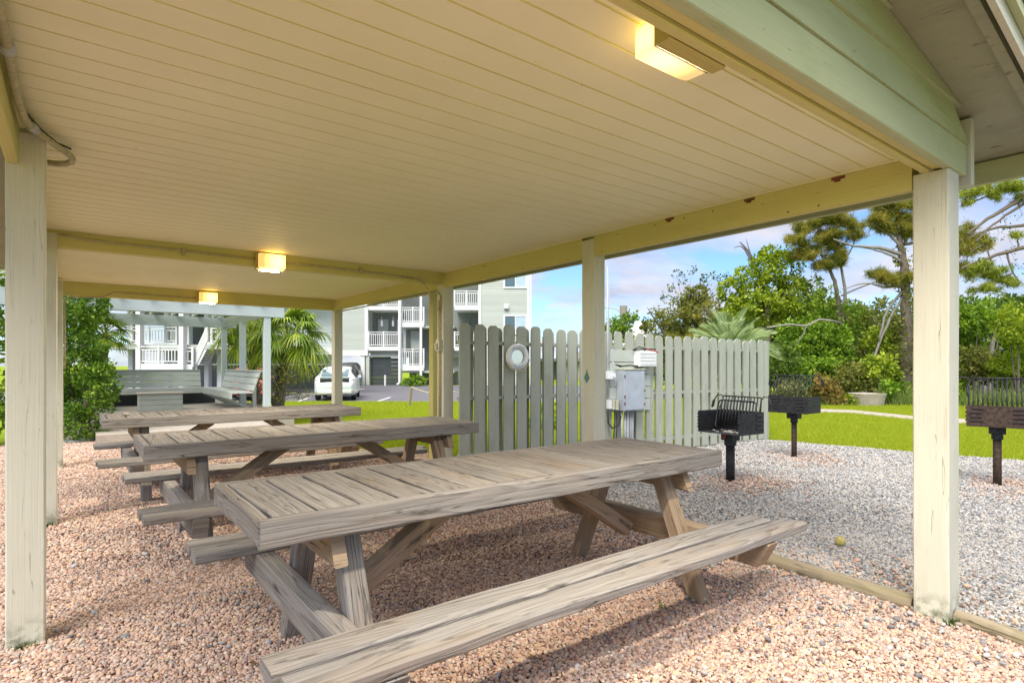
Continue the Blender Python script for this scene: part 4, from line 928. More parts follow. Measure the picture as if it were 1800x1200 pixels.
# wind chimes hanging on the balcony
for u in (668.5, 688.5):
    m = MB(); x, z = B.x(u), B.z(555); m.tube([(x, .5, z), (x, .5, z-.7)], .012, 5)
    for q in range(5): m.tube([(x+.06*math.cos(q*1.26), .5+.06*math.sin(q*1.26), z-.35), (x+.06*math.cos(q*1.26), .5+.06*math.sin(q*1.26), z-.75)], .016, 5)
    o = m.build('wind_chime', M['whiteplastic']); o.location = B.e.location; o.rotation_euler = B.e.rotation_euler
    tag(o, 'pale wind chime hanging over the apartment balcony, the one before the door' if u < 670 else 'pale wind chime hanging over the apartment balcony, the one before the window', 'wind chime', 'wind chimes on the balcony')
# nearer white stair building behind the pergola
W_ = Facade('stair_building', 'grey-walled building with white outdoor stairs, landings and posts behind the pergola', 29)
W_.box('wall', 'greypaint', 150, 515, 500, 640, 7.0, 7.3); W_.box('wall', 'siding2', 463, 577, 500, 620, 1.5, 2.3)
W_.lap('wall', 'siding2', 462, 577, 500, 612, 1.48)
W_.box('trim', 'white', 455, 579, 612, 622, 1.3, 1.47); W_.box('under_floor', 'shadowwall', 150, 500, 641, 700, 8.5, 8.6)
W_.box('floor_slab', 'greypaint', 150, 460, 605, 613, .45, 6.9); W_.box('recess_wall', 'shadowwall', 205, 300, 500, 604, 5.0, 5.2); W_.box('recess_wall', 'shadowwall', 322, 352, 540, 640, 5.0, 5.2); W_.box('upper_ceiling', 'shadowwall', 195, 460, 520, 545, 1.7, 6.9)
for u in (192, 242, 258.5, 297, 318, 333, 356.5): W_.box('column', 'white', u-4.0, u+4.0, 500, 700, (.0 if u in (242, 318) else 1.6), (.35 if u in (242, 318) else 1.95))
W_.rail(200, 262, 571, 598, 1.4, (600, 607)); W_.rail(262, 282, 571, 598, 1.4, (600, 607))
W_.rail(242, 313, 608, 636, .1, (639, 650)); W_.rail(316, 333, 610, 636, .3, (640, 650))
W_.rail(361, 390, 575, 600, .6, (602, 608), name='balcony_panel')
W_.box('door', 'black', 365, 373, 622, 655, 6.6, 6.9); W_.box('door', 'shadowwall', 300, 306, 575, 605, 6.6, 6.9)
def stair(f, u0, v0, u1, v1, y, w_, n=9, mat='white'):
    m = MB(); a = Vector((f.x(u0), y, f.z(v0))); b = Vector((f.x(u1), y, f.z(v1)))
    m.board(a, b, .05, .26, (0, 0, 1)); m.board(a+Vector((0, w_, 0)), b+Vector((0, w_, 0)), .05, .26, (0, 0, 1))
    for k in range(n): p = a.lerp(b, (k+.5)/n); m.box(p.x-.13, p.x+.13, y+.03, y+w_-.03, p.z+.02, p.z+.06)
    return m.build('stair_flight', M[mat], f.e)
stair(W_, 262, 570, 295, 612, 2.2, .9, 9, 'greypaint'); stair(W_, 301, 606, 322, 580, 3.2, .9, 7, 'greypaint')
stair(W_, 336, 640, 357, 600, .5, .9, 8)
m = MB(); a = Vector((W_.x(336), .45, W_.z(618))); b = Vector((W_.x(357), .45, W_.z(572)))
m.board(a, b, .06, .10, (0, 0, 1)); m.board(a-Vector((0, 0, .62)), b-Vector((0, 0, .62)), .05, .06, (0, 0, 1))
for k in range(9): p = a.lerp(b, (k+.5)/9); m.box(p.x-.03, p.x+.03, .43, .47, p.z-.62, p.z, 0, 2)
m.build('railing', M['white'], W_.e)
W_.box('panel', 'white', 333, 336, 606, 668, .5, .6); W_.box('roof', 'shadowwall', 140, 579, 494, 500, -.5, 2.4); W_.box('roof', 'shadowwall', 140, 515, 494, 500, 2.41, 8)
# house glimpsed between the pickets, pale wall and dark opening
H_ = Facade('low_house', 'low dark-roofed beach house glimpsed between the fence pickets', 60)
H_.box('wall', 'concrete', 985, 1040, 618, 676, 0, 6); H_.box('wall', 'shadowwall', 936, 985, 635, 674, 1, 6); H_.box('roof', 'shadowwall', 932, 1043, 630, 635, -.6, 6.5)
# ------------------------------------------------------------------ cars
def make_car(loc, rz, body, L=4.45, Wd=1.76, Ht=1.49, label='', hatch=True):
    e = empty('parked_car', loc, rz); tag(e, label, 'car', 'cars in the car park')
    # stations from the tail (y=0) to the nose (y=L): y, sill z, belt z, top z, half width low, half width belt, half width top
    st = [(0.0, .42, .74, .80, .70, .72, .60), (.06, .30, .93, .98, .80, .82, .66), (.30, .24, 1.02, 1.16, .86, .85, .64), (.62, .22, 1.00, 1.30, .88, .87, .60), (1.1, .21, .97, 1.43, .88, .88, .58),
          (1.7, .21, .95, 1.49, .88, .88, .58), (2.3, .21, .94, 1.48, .88, .88, .58), (2.8, .21, .93, 1.36, .88, .88, .60), (3.3, .21, .93, 1.05, .88, .87, .70), (3.7, .22, .86, .93, .87, .85, .68), (4.15, .26, .74, .80, .83, .80, .6), (4.45, .40, .58, .62, .62, .62, .5)]
    st = np.array(st); st[:, 0] *= L/4.45; st[:, 1:4] *= Ht/1.49; st[:, 4:] *= Wd/1.76
    yy = np.linspace(0, L, 45); S_ = np.column_stack([yy]+[np.interp(yy, st[:, 0], st[:, c]) for c in range(1, 7)])
    for it in range(2): S_[1:-1, 1:] = (S_[:-2, 1:]+2*S_[1:-1, 1:]+S_[2:, 1:])/4
    def ring(q, g=0.0):
        y, z0, zb_, zt, w0, wb_, wt = q; h = []
        h += [(w0*.86, z0), (w0*.97, z0+.05), (w0, z0+.16), (w0*1.005, z0+.35*(zb_-z0)+.1), (wb_, zb_-.10), (wb_*.975, zb_-.01)]
        h += [(wb_*.945+g, zb_+.02), (wb_*.945+(wt-wb_*.945)*.5+g, zb_+(zt-zb_)*.5), (wt*1.02+g, zt-.05*(zt-zb_)/.5), (wt*.93, zt-.008), (wt*.5, zt+.012), (0, zt+.016)]
        full = [(x, y, z) for x, z in h]+[(-x, y, z) for x, z in h[-2::-1]]
        return full
    m = MB(); m.loft([ring(q) for q in S_]); m.build('body', body, e, smooth=True, fix=True)
    m = MB()   # side glass: a band lying just proud of the upper side
    for sg in (-1, 1):
        seg = [q for q in S_ if L*.17 < q[0] < L*.68]; rows = []
        for q in seg:
            r_ = ring(q, .006); a, b, c = [Vector(r_[i]) for i in (6, 7, 8)]
            rows.append([Vector((sg*p.x, p.y, p.z)) for p in (a+Vector((.004, 0, .01)), b+Vector((.004, 0, 0)), c+Vector((.004, 0, -.02)))])
        m.loft(rows, closed=False, caps=False)
    m.build('side_window', M['black'], e, fix=True)
    gl = MB(); z1, z2 = 1.02*Ht/1.49, 1.36*Ht/1.49
    def tail(z):  # y of the tail at height z along the centre
        for a, b in zip(S_, S_[1:]):
            if a[3] <= z <= b[3]: return a[0]+(b[0]-a[0])*(z-a[3])/max(1e-6, b[3]-a[3])
        return 0
    ws = []
    for z in (z1, z1+.12, z1+.22, z2): y = tail(z)-.035; ws.append([(-.56*Wd/1.76+.0*z, y, z), (.56*Wd/1.76, y, z)])
    gl.loft([[w_[0], w_[1], (w_[1][0], w_[1][1]+.03, w_[1][2]+.004), (w_[0][0], w_[0][1]+.03, w_[0][2]+.004)] for w_ in ws]); gl.build('rear_window', M['black' if not hatch else 'glass'], e, fix=True)
    k = Ht/1.49
    if hatch:
        m = MB(); m.box(-.60, .60, .005, .03, .80*k, .965*k, .02); m.build('lower_glass', M['black'], e)
    m = MB(); m.box(-.62, .62, .06, .20, 1.00*k, 1.035*k, .012); m.build('spoiler', body, e)
    for sg in (-1, 1):
        m = MB(); m.loft([[(sg*.60, .02, .62*k), (sg*.80, .10, .64*k), (sg*.80, .16, .64*k), (sg*.60, .08, .62*k)], [(sg*.66, .03, .85*k), (sg*.80, .13, .98*k), (sg*.80, .19, .98*k), (sg*.66, .09, .85*k)]])
        m.build('tail_lamp', M['red'] if not hatch else plain('pale_tail_lamp', (.50, .22, .22), .2, 0, .3, 20), e, fix=True)
    m = MB(); m.box(-.16, .16, -.012, .004, .60*k, .70*k, .004); m.build('number_plate', M['whiteplastic'], e)
    m = MB(); m.box(-.70, .70, -.02, .10, .33*k, .50*k, .05); m.build('bumper', body, e, smooth=False)
    for x in (-1, 1):
        for y in (L*.185, L*.80):
            w1 = MB(); rot = Matrix.Rotation(math.pi/2, 3, 'Y'); w1.lathe([(.18, -.1), (.31, -.1), (.325, -.07), (.325, .07), (.31, .1), (.18, .1)], (x*(Wd/2-.12), y, .325), 24, rot); wh = w1.build('wheel', M['black'], e, fix=True)
            w2 = MB(); w2.lathe([(.01, x*.06), (.18, x*.09), (.19, x*.10), (.2, x*.08), (.2, -x*.08)], (x*(Wd/2-.12), y, .325), 16, rot); w2.build('rim', M['beigeplastic'], wh, fix=True)
        m = MB(); m.box(x*(Wd/2+.02)-.08, x*(Wd/2+.02)+.08, L*.60, L*.66, .95*k, 1.08*k, .03); m.build('door_mirror', body, e)
    return e
def carpaint(name, col):
    m, t, b = newmat(name); t.put(b, 'Base Color', col); t.put(b, 'Roughness', .3); t.put(b, 'Coat Weight', .5); t.put(b, 'Coat Roughness', .08); return m
cp = cf((588-900)/F_PX*24.7, 24.7); make_car((cp.x, cp.y, GZ+.012), -PSI+R(12), carpaint('white_car_paint', (.70, .76, .76)), label='white hatchback parked tail-on at the edge of the lawn')
cp = cf((606-900)/F_PX*42, 42); make_car((cp.x, cp.y, GZ+.012), -PSI+R(6), carpaint('dark_car_paint', (.02, .022, .03)), Ht=1.72, Wd=1.85, hatch=False, label='dark van-like car parked under the apartment building beyond the white hatchback')
cp = cf((436-900)/F_PX*24.6, 24.6); make_car((cp.x, cp.y, GZ+.012), -PSI+R(22), carpaint('red_car_paint', (.45, .10, .08)), Ht=1.45, hatch=False, label='faded red car mostly hidden by the pergola bench and palms')
# rope fence of the lawn edge
rp = empty('rope_post', (0, 0, 0)); p = cf((719-900)/F_PX*22, 22, -.33); rp.location = p; tag(rp, 'leaning wooden rope post at the lawn edge beside the car park', 'post')
m = MB(); m.board((0, 0, -.1), Vector((CS, -SN, 0))*.09+Vector((0, 0, .70)), .09, .09, (0, 1, 0), .01, 4, .003); m.build('shaft', M['log'], rp)
m = MB(); a = at(723, 680, 22); b = at(640, 683, 22.5); c = at(500, 690, 20); d = at(800, 688, 21)
def sag(a, b, s_): return [a.lerp(b, k/10)+Vector((0, 0, -s_*math.sin(math.pi*k/10))) for k in range(11)]
m.tube(sag(b, c, .12), .012, 5); m.tube(sag(a, d, .15), .018, 5); o = m.build('boundary_rope', M['rope']); tag(o, 'thin sagging rope strung along the lawn edge by the car park', 'rope')
# street lamp and planter
sl = empty('street_lamp', cf((1096-900)/F_PX*70, 70, 0)); tag(sl, 'distant pole with a curved lamp arm above the small trees beyond the fence', 'street lamp')
m = MB(); m.tube([(0, 0, 0), (0, 0, 8.35)], .45, 8)
m.build('pole', M['greybark'], sl); m = MB(); r_ = Vector((-CS, SN, 0)); m.tube([Vector((0, 0, 7.4)), r_*1.0+Vector((0, 0, 8.0)), r_*1.8+Vector((0, 0, 8.15)), r_*2.6+Vector((0, 0, 8.2))], .07, 6); m.box(*([-2.9*CS-.1, -2.2*CS+.1] if True else 0), 2.2*SN, 2.9*SN, 8.1, 8.25, .03); m.build('lamp_arm', M['conduitg'], sl)
pp = gp(1524, 697, 0); pt = MB(); pt.lathe([(.40, 0), (.46, .25), (.50, .38), (.46, .385), (.38, .28), (.01, .27)], (0, 0, 0), 28); o = pt.build('concrete_planter', M['concrete'], smooth=False, fix=True)
pp = at(1524, 697, 17.6); o.location = (pp.x, pp.y, -.05); o.scale = (1.05, 1.05, 1.1); tag(o, 'round pale concrete planter set in the shrub border', 'planter')
# ------------------------------------------------------------------ vegetation
def unit(a): return a/np.maximum(1e-9, np.linalg.norm(a, axis=-1, keepdims=True))
def leaf_quads(P, size, asp=.5, outward=None, droop=.2):
    n = len(P); d = rng.normal(0, 1, (n, 3))
    if outward is not None: d = d+outward*1.0
    d[:, 2] -= droop; d = unit(d); s = unit(np.cross(d, rng.normal(0, 1, (n, 3))))
    L = size*rng.uniform(.6, 1.35, (n, 1)); w_ = L*asp*.5
    a = P; b = P+d*L*.5+s*w_; c = P+d*L; e = P+d*L*.5-s*w_
    return np.stack([a, b, c, e], 1).reshape(-1, 3)
def clumps(blobs, per, size, sub=.32, gap=.0, seedk=0):
    """blobs: (centre, radius vector); leaves gathered into sub-clumps set near the surface"""
    out = []; nor = []
    for (c, r) in blobs:
        c = np.array(c); r = np.array(r); vol = float(np.mean(r)); ns = max(7, int(26*(1-gap)))
        sd_ = unit(rng.normal(0, 1, (ns, 3))); sr = rng.uniform(.45, 1.0, (ns, 1))**.6
        sc = sd_*sr; n = int(per*vol*vol*4); idx = rng.integers(0, ns, n); srad = sub*rng.uniform(.6, 1.3, ns)
        q = unit(rng.normal(0, 1, (n, 3)))*(rng.uniform(0, 1, (n, 1))**.45)*srad[idx][:, None]
        p = sc[idx]+q; out.append(c+p*r); nor.append(unit(q+.5*sc[idx]))
    P = np.concatenate(out); N_ = np.concatenate(nor); return leaf_quads(P, size, .55, N_)
def pb_(u, v, ru, rv, d, rd=None):
    """blob given by its place and size in the photo at a real distance d"""
    k = d/F_PX; c = at(u, v, d); rd = (ru+rv)/2*k if rd is None else rd
    rx = math.hypot(ru*k*CS, rd*SN); ry = math.hypot(ru*k*SN, rd*CS)
    return (tuple(c), (rx, ry, rv*k))
def limb(m, pts, r0, r1, wob=.0, n=8):
    P = [Vector(p) for p in pts]; Q = []
    for i in range(len(P)-1):
        for k in range(4):
            t_ = k/4; a = P[max(0, i-1)]; b = P[i]; c = P[i+1]; d = P[min(len(P)-1, i+2)]
            q = .5*((2*b)+(c-a)*t_+(2*a-5*b+4*c-d)*t_*t_+(3*b-a-3*c+d)*t_**3); Q.append(q+Vector((random.uniform(-wob, wob), random.uniform(-wob, wob), random.uniform(-wob, wob))))
    Q.append(P[-1]); m.tube(Q, [r0+(r1-r0)*k/(len(Q)-1) for k in range(len(Q))], n)
    return Q
def plant(kind, name, label, cat, base, blobs, mat, per=260, size=.12, limbs=(), sub=.32, group=None, bark='trunk', gap=0.0, crown='crown'):
    e = empty(name, base); tag(e, label, cat, group)
    V = clumps(blobs, int(per*(1.9 if per < 900 else 1.6)), size*1.12, sub, gap); fast_mesh(crown, V, 4, M[mat], e, world=True)
    if limbs:
        m = MB()
        for (pts, r0, r1) in limbs: limb(m, pts, r0, r1, .012)
        m.build('trunk', M[bark], e, world=True, smooth=True)
    return e
def needles(points, per, L, wd, up=.35, mat='pine', parent=None, name='crown'):
    P = np.repeat(np.asarray(points, float), per, axis=0); n = len(P); d = rng.normal(0, 1, (n, 3)); d[:, 2] += up; d = unit(d)
    s_ = unit(np.cross(d, rng.normal(0, 1, (n, 3))))*wd; Lr = L*rng.uniform(.6, 1.15, (n, 1)); P = P+rng.normal(0, L*.18, (n, 3))
    V = np.stack([P-s_, P+s_, P+d*Lr], 1).reshape(-1, 3); return fast_mesh(name, V, 3, M[mat], parent, world=True)
def tuftpts(blobs, n, flat=.6):
    out = []
    for (c, r) in blobs:
        k = int(n*np.mean(r)**2*3)+3; ns = 9; sc = unit(rng.normal(0, 1, (ns, 3)))*rng.uniform(.3, 1.15, (ns, 1)); i = rng.integers(0, ns, k)
        out.append(np.array(c)+(sc[i]+rng.normal(0, .26, (k, 3))*np.array([1, 1, flat]))*np.array(r))
    return np.concatenate(out)
# --- right-hand wood
def base_at(u, d, z=0.0): p = at(u, V0, d); return (p.x, p.y, hgt(p.y)+z)
G_R = 'trees of the wood behind the lawn'
def twigs(m, root, targets, r=.02):
    for t_ in targets: limb(m, [root, Vector(root).lerp(Vector(t_), .5)+Vector((random.uniform(-.2, .2), random.uniform(-.2, .2), random.uniform(0, .25))), t_], r, r*.3, .01, 5)
tb = [pb_(1160, 585, 34, 34, 27), pb_(1195, 560, 42, 40, 27), pb_(1232, 555, 34, 48, 27), pb_(1250, 600, 40, 40, 27), pb_(1150, 620, 40, 30, 27), pb_(1205, 610, 50, 34, 27), pb_(1228, 520, 22, 20, 27)]
e = plant('tree', 'bushy_tree', 'dark olive bushy tree behind the fence, left of the silvery palm, twigs bare on top', 'tree', base_at(1205, 27), tb, 'leafD', 300, .13,
      [([base_at(1205, 27), at(1200, 640, 27), at(1210, 570, 27), at(1225, 500, 27)], .16, .02), ([at(1200, 640, 27), at(1170, 590, 27), at(1150, 560, 27), at(1138, 540, 27)], .08, .012)])
m = MB(); tw = []
for (u, v) in ((1150, 548), (1165, 520), (1190, 482), (1200, 492), (1216, 474), (1236, 486), (1255, 484), (1240, 500), (1180, 505), (1137, 560), (1270, 492), (1283, 488)):
    t_ = at(u, v, 27); twigs(m, at(1210, 560, 27), [t_], .018); tw.append((tuple(t_), (.22, .22, .18)))
m.build('twigs', M['greybark'], e, world=True); fast_mesh('twig_leaves', clumps(tw, 260, .12, .5, .6), 4, M['leafB'], e, world=True)
tufts = tuftpts([pb_(1190, 600, 28, 14, 25.5), pb_(1225, 590, 34, 16, 25.5), pb_(1238, 545, 18, 16, 25.5)], 60)
ep = empty('young_pine', base_at(1225, 25.5)); tag(ep, 'low olive-gold pine boughs in front of the dark bushy tree, behind the fence', 'pine', G_R); needles(tufts, 26, .24, .006, .5, 'pine', ep)
m = MB(); limb(m, [base_at(1225, 25.5), at(1222, 630, 25.5), at(1205, 600, 25.5)], .06, .02); limb(m, [at(1222, 630, 25.5), at(1235, 590, 25.5), at(1238, 545, 25.5)], .04, .012); m.build('trunk', M['trunk'], ep, world=True)
plant('tree', 'vine_covered_tree', 'tree smothered in bright green vines, between the silvery palm and the orange-tinged pines', 'tree', base_at(1345, 24),
      [pb_(1290, 510, 26, 22, 24), pb_(1320, 500, 34, 30, 24), pb_(1345, 470, 30, 30, 24), pb_(1378, 468, 30, 34, 24), pb_(1370, 510, 44, 40, 24), pb_(1330, 540, 48, 30, 24), pb_(1398, 540, 30, 50, 24), pb_(1300, 550, 30, 20, 24), pb_(1352, 448, 14, 16, 24)], 'leafC', 300, .13,
      [([base_at(1350, 24), at(1350, 600, 24), at(1345, 520, 24), at(1320, 450, 24), at(1300, 425, 24)], .15, .02), ([at(1345, 520, 24), at(1310, 440, 24), at(1290, 436, 24)], .05, .01), ([at(1320, 450, 24), at(1312, 420, 24)], .03, .008), ([at(1350, 560, 24), at(1395, 500, 24), at(1412, 497, 24)], .07, .02)], group=G_R)
plant('tree', 'leafy_tree', 'mid-green leafy tree filling the gap between the two orange-tinged pines', 'tree', base_at(1530, 25), [pb_(1530, 600, 44, 40, 25), pb_(1505, 560, 24, 26, 25), pb_(1550, 555, 26, 26, 25), pb_(1440, 560, 34, 36, 25), pb_(1425, 510, 20, 26, 25)], 'leafD', 240, .13, [([base_at(1530, 25), at(1530, 610, 25), at(1520, 560, 25)], .10, .03), ([at(1530, 640, 25), at(1470, 590, 25), at(1440, 550, 25)], .05, .02)], group=G_R)
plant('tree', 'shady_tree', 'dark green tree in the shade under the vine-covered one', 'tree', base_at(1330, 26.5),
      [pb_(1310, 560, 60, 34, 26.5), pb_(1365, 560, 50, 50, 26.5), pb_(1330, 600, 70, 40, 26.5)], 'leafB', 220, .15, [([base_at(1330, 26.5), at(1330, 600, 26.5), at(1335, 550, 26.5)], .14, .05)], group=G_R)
# pines with orange needles
def pine(name, label, trunkpts, r0, branches, blobs, mat, per=34, n=165, L=.26, vines=None, base=None):
    e = empty(name, base or trunkpts[0]); tag(e, label, 'pine tree', G_R); m = MB(); Q = limb(m, trunkpts, r0, r0*.35, .02, 10); m.build('trunk', M['trunk'], e, world=True, smooth=True)
    m = MB()
    for (pts, a, b) in branches: limb(m, pts, a, b, .02, 7)
    rr = random.Random(4)
    for (c, r_) in blobs:
        near = min([Vector(p) for (pts, a, b) in branches for p in pts[1:]], key=lambda p: (p-Vector(c)).length)
        limb(m, [near, near.lerp(Vector(c), .5)+Vector((0, 0, .1)), c], .03, .008, .02, 5)
        for k in range(3): limb(m, [c, Vector(c)+Vector([rr.uniform(-.8, .8)*q for q in r_])*.6, Vector(c)+Vector([rr.uniform(-1, 1)*q for q in r_])], .014, .005, .02, 4)
    m.build('branches', M['trunk' if mat == 'pineg' else 'greybark'], e, world=True, smooth=True)
    needles(tuftpts(blobs, n), per, L, .009, .35, mat, e)
    if vines: fast_mesh('vines', clumps(vines[0], 330, .12, .4, .3), 4, M[vines[1]], e, world=True)
    return e
d = 23
pine('pine_tree', 'slim pine with orange-tinged needles and two dark curving stems, left of the front post', [base_at(1492, d), at(1490, 640, d), at(1478, 570, d), at(1470, 510, d), at(1462, 480, d), at(1440, 440, d)], .13,
     [([at(1478, 570, d), at(1486, 520, d), at(1478, 470, d), at(1468, 430, d)], .08, .03), ([at(1455, 470, d), at(1420, 455, d), at(1385, 440, d)], .05, .015), ([at(1468, 430, d), at(1440, 400, d), at(1425, 385, d)], .04, .012), ([at(1478, 470, d), at(1500, 430, d), at(1510, 400, d)], .04, .012),
      ([at(1478, 520, d), at(1540, 495, d), at(1590, 500, d)], .04, .015)],
     [pb_(1415, 400, 22, 14, d), pb_(1445, 388, 26, 14, d), pb_(1480, 382, 26, 14, d), pb_(1500, 405, 20, 14, d), pb_(1400, 425, 20, 14, d), pb_(1435, 425, 26, 16, d), pb_(1470, 420, 24, 16, d), pb_(1415, 450, 22, 13, d), pb_(1475, 455, 20, 16, d), pb_(1465, 380, 20, 10, d), pb_(1448, 465, 18, 12, d)], 'pine',
     vines=([pb_(1425, 530, 18, 38, d), pb_(1440, 580, 22, 40, d), pb_(1480, 600, 14, 60, d), pb_(1500, 560, 20, 30, d), pb_(1465, 530, 12, 30, d)], 'leafA'))
d = 20.5
pine('pine_tree', 'big vine-wrapped pine whose trunk stands just left of the front post', [base_at(1597, d), at(1594, 640, d), at(1592, 560, d), at(1590, 480, d), at(1585, 440, d), at(1580, 415, d)], .24,
     [([at(1590, 450, d), at(1545, 436, d), at(1500, 432, d), at(1465, 420, d)], .085, .02), ([at(1586, 460, d), at(1550, 442, d), at(1520, 436, d)], .05, .02), ([at(1588, 440, d), at(1560, 410, d), at(1535, 395, d)], .06, .015), ([at(1590, 430, d), at(1600, 390, d), at(1610, 360, d)], .06, .015),
      ([at(1590, 500, d), at(1560, 505, d), at(1520, 498, d), at(1480, 508, d)], .05, .015), ([at(1590, 430, d), at(1640, 420, d), at(1700, 420, d)], .06, .02), ([at(1590, 510, d), at(1560, 545, d), at(1545, 600, d)], .06, .03), ([at(1588, 520, d), at(1565, 560, d), at(1540, 620, d), at(1520, 700, d)], .05, .04)],
     [pb_(1560, 370, 30, 14, d), pb_(1590, 385, 26, 16, d), pb_(1605, 360, 20, 12, d), pb_(1545, 390, 22, 12, d), pb_(1600, 410, 22, 14, d), pb_(1575, 400, 22, 12, d), pb_(1700, 410, 22, 22, d), pb_(1715, 430, 22, 12, d), pb_(1695, 440, 16, 14, d), pb_(1545, 480, 20, 10, d), pb_(1575, 490, 24, 14, d), pb_(1700, 470, 18, 10, d), pb_(1560, 355, 24, 8, d)], 'pine',
     vines=([pb_(1592, 560, 15, 50, d), pb_(1590, 620, 22, 46, d), pb_(1596, 670, 24, 36, d), pb_(1594, 500, 10, 40, d), pb_(1585, 450, 12, 16, d)], 'leafD'))
d = 16
pine('pine_tree', 'bare-limbed pine reaching in from beyond the right edge, dark sparse tufts against the sky', [base_at(1930, d), at(1925, 600, d), at(1910, 480, d), at(1890, 380, d)], .26,
     [([at(1915, 500, d), at(1860, 432, d), at(1790, 438, d), at(1740, 452, d), at(1690, 472, d)], .085, .03), ([at(1905, 430, d), at(1850, 385, d), at(1800, 396, d), at(1745, 402, d), at(1700, 420, d)], .075, .02),
      ([at(1890, 400, d), at(1820, 340, d), at(1775, 362, d), at(1735, 385, d), at(1700, 412, d)], .09, .03), ([at(1890, 390, d), at(1840, 345, d), at(1790, 365, d), at(1745, 395, d), at(1715, 425, d)], .06, .02), ([at(1820, 340, d), at(1780, 330, d), at(1735, 345, d), at(1692, 362, d)], .04, .015), ([at(1770, 440, d), at(1780, 480, d), at(1800, 500, d)], .03, .01),
      ([at(1740, 452, d), at(1730, 430, d), at(1705, 445, d)], .02, .008)],
     [pb_(1705, 340, 18, 9, d), pb_(1730, 334, 20, 9, d), pb_(1765, 325, 24, 10, d), pb_(1790, 330, 18, 12, d), pb_(1748, 345, 14, 8, d), pb_(1795, 350, 12, 8, d), pb_(1700, 355, 12, 6, d), pb_(1785, 415, 10, 6, d), pb_(1720, 470, 26, 12, d), pb_(1745, 480, 26, 14, d), pb_(1770, 500, 22, 12, d), pb_(1705, 485, 14, 10, d), pb_(1735, 510, 22, 10, d)], 'pineg', per=30, n=170, L=.17)
tw = [pb_(u, v, 8, 7, d) for u, v in ((1695, 440), (1710, 452), (1722, 438), (1762, 470), (1780, 458), (1790, 475), (1755, 415), (1770, 405), (1740, 420), (1795, 380), (1700, 400), (1780, 440), (1765, 388))]
e = empty('climbing_vine', base_at(1840, d)); tag(e, 'wispy vine leaves hanging in the bare limbs at the right edge', 'vine'); fast_mesh('leaves', clumps(tw, 260, .07, .8, .5), 4, M['leafB'], e, world=True)
m = MB()
for (c, r_) in tw: limb(m, [Vector(c)+Vector((.1, .1, .35)), Vector(c)+Vector((.05, 0, .1)), c], .006, .003, .01, 4)
limb(m, [base_at(1840, d), at(1830, 560, d), at(1800, 470, d)], .02, .008); m.build('stem', M['greybark'], e, world=True)
# shrubs of the border, one by one
SH = [  # u, v, ru, rv, d, material, label, sub
 (1372, 640, 34, 44, 18.6, 'leafB', 'dark shrub right behind the end of the picket fence'),
 (1405, 600, 44, 42, 20.5, 'leafA', 'rounded glossy green shrub under the dead limb'),
 (1455, 610, 40, 50, 20.8, 'leafA', 'tall rounded green shrub beside the slim pine'),
 (1432, 655, 42, 34, 18.8, 'leafA', 'mid-height green shrub behind the middle grill'),
 (1388, 690, 30, 24, 17.9, 'leafD', 'low olive shrub at the border edge behind the middle grill'),
 (1455, 690, 26, 34, 17.9, 'dryleaf', 'pinkish bronze shrub left of the concrete planter'),
 (1497, 668, 34, 34, 18.8, 'leafD', 'feathery olive shrub just behind the concrete planter'),
 (1545, 650, 36, 32, 18.8, 'leafC', 'light green shrub to the right of the planter'),
 (1548, 600, 30, 30, 21, 'leafC', 'yellow-green leafy shrub left of the big pine trunk'),
 (1570, 690, 26, 22, 18, 'leafA', 'low green shrub at the foot of the big pine'),
 (1490, 704, 26, 12, 17.7, 'leafC', 'very low yellow-green shrub in front of the planter'),
 (1715, 560, 32, 40, 21, 'leafA', 'green vine-hung shrub just right of the front post'),
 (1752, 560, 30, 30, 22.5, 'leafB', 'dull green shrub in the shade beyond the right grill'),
 (1790, 575, 42, 44, 17.5, 'leafC', 'dense bright yellow-green shrub at the right edge'),
 (1720, 640, 40, 36, 19.5, 'leafD', 'loose olive shrub behind the right grill, near the post'),
 (1780, 650, 46, 30, 18.5, 'leafC', 'low spreading light-green shrub behind the right grill'),
 (1655, 600, 60, 80, 22, 'leafA', 'tall green shrub mostly hidden behind the front post'),
 (1640, 690, 50, 26, 18.5, 'leafA', 'low green shrub mostly hidden behind the front post'),
 (1860, 620, 60, 70, 18.5, 'leafA', 'green shrub cut off by the right edge of the photo')]
for (u, v, ru, rv, d, mt, lb) in SH:
    bl = [pb_(u, v, ru*.72, rv*.72, d)]
    for k in range(5): a = k*1.257+.4; bl.append(pb_(u+ru*.55*math.cos(a), v+rv*.5*math.sin(a), ru*.5, rv*.5, d+random.uniform(-.6, .6)))
    b0 = base_at(u, d); plant('shrub', 'shrub', lb, 'shrub', b0, bl, mt, 330, .105 if mt != 'leafA' else .12,
      [([b0, Vector(b0).lerp(at(u, v, d), .6), at(u+random.uniform(-8, 8), v, d)], .04, .015), ([b0, at(u-ru*.4, v+rv*.2, d)], .025, .01)], group='shrubs of the border behind the lawn', crown='foliage')
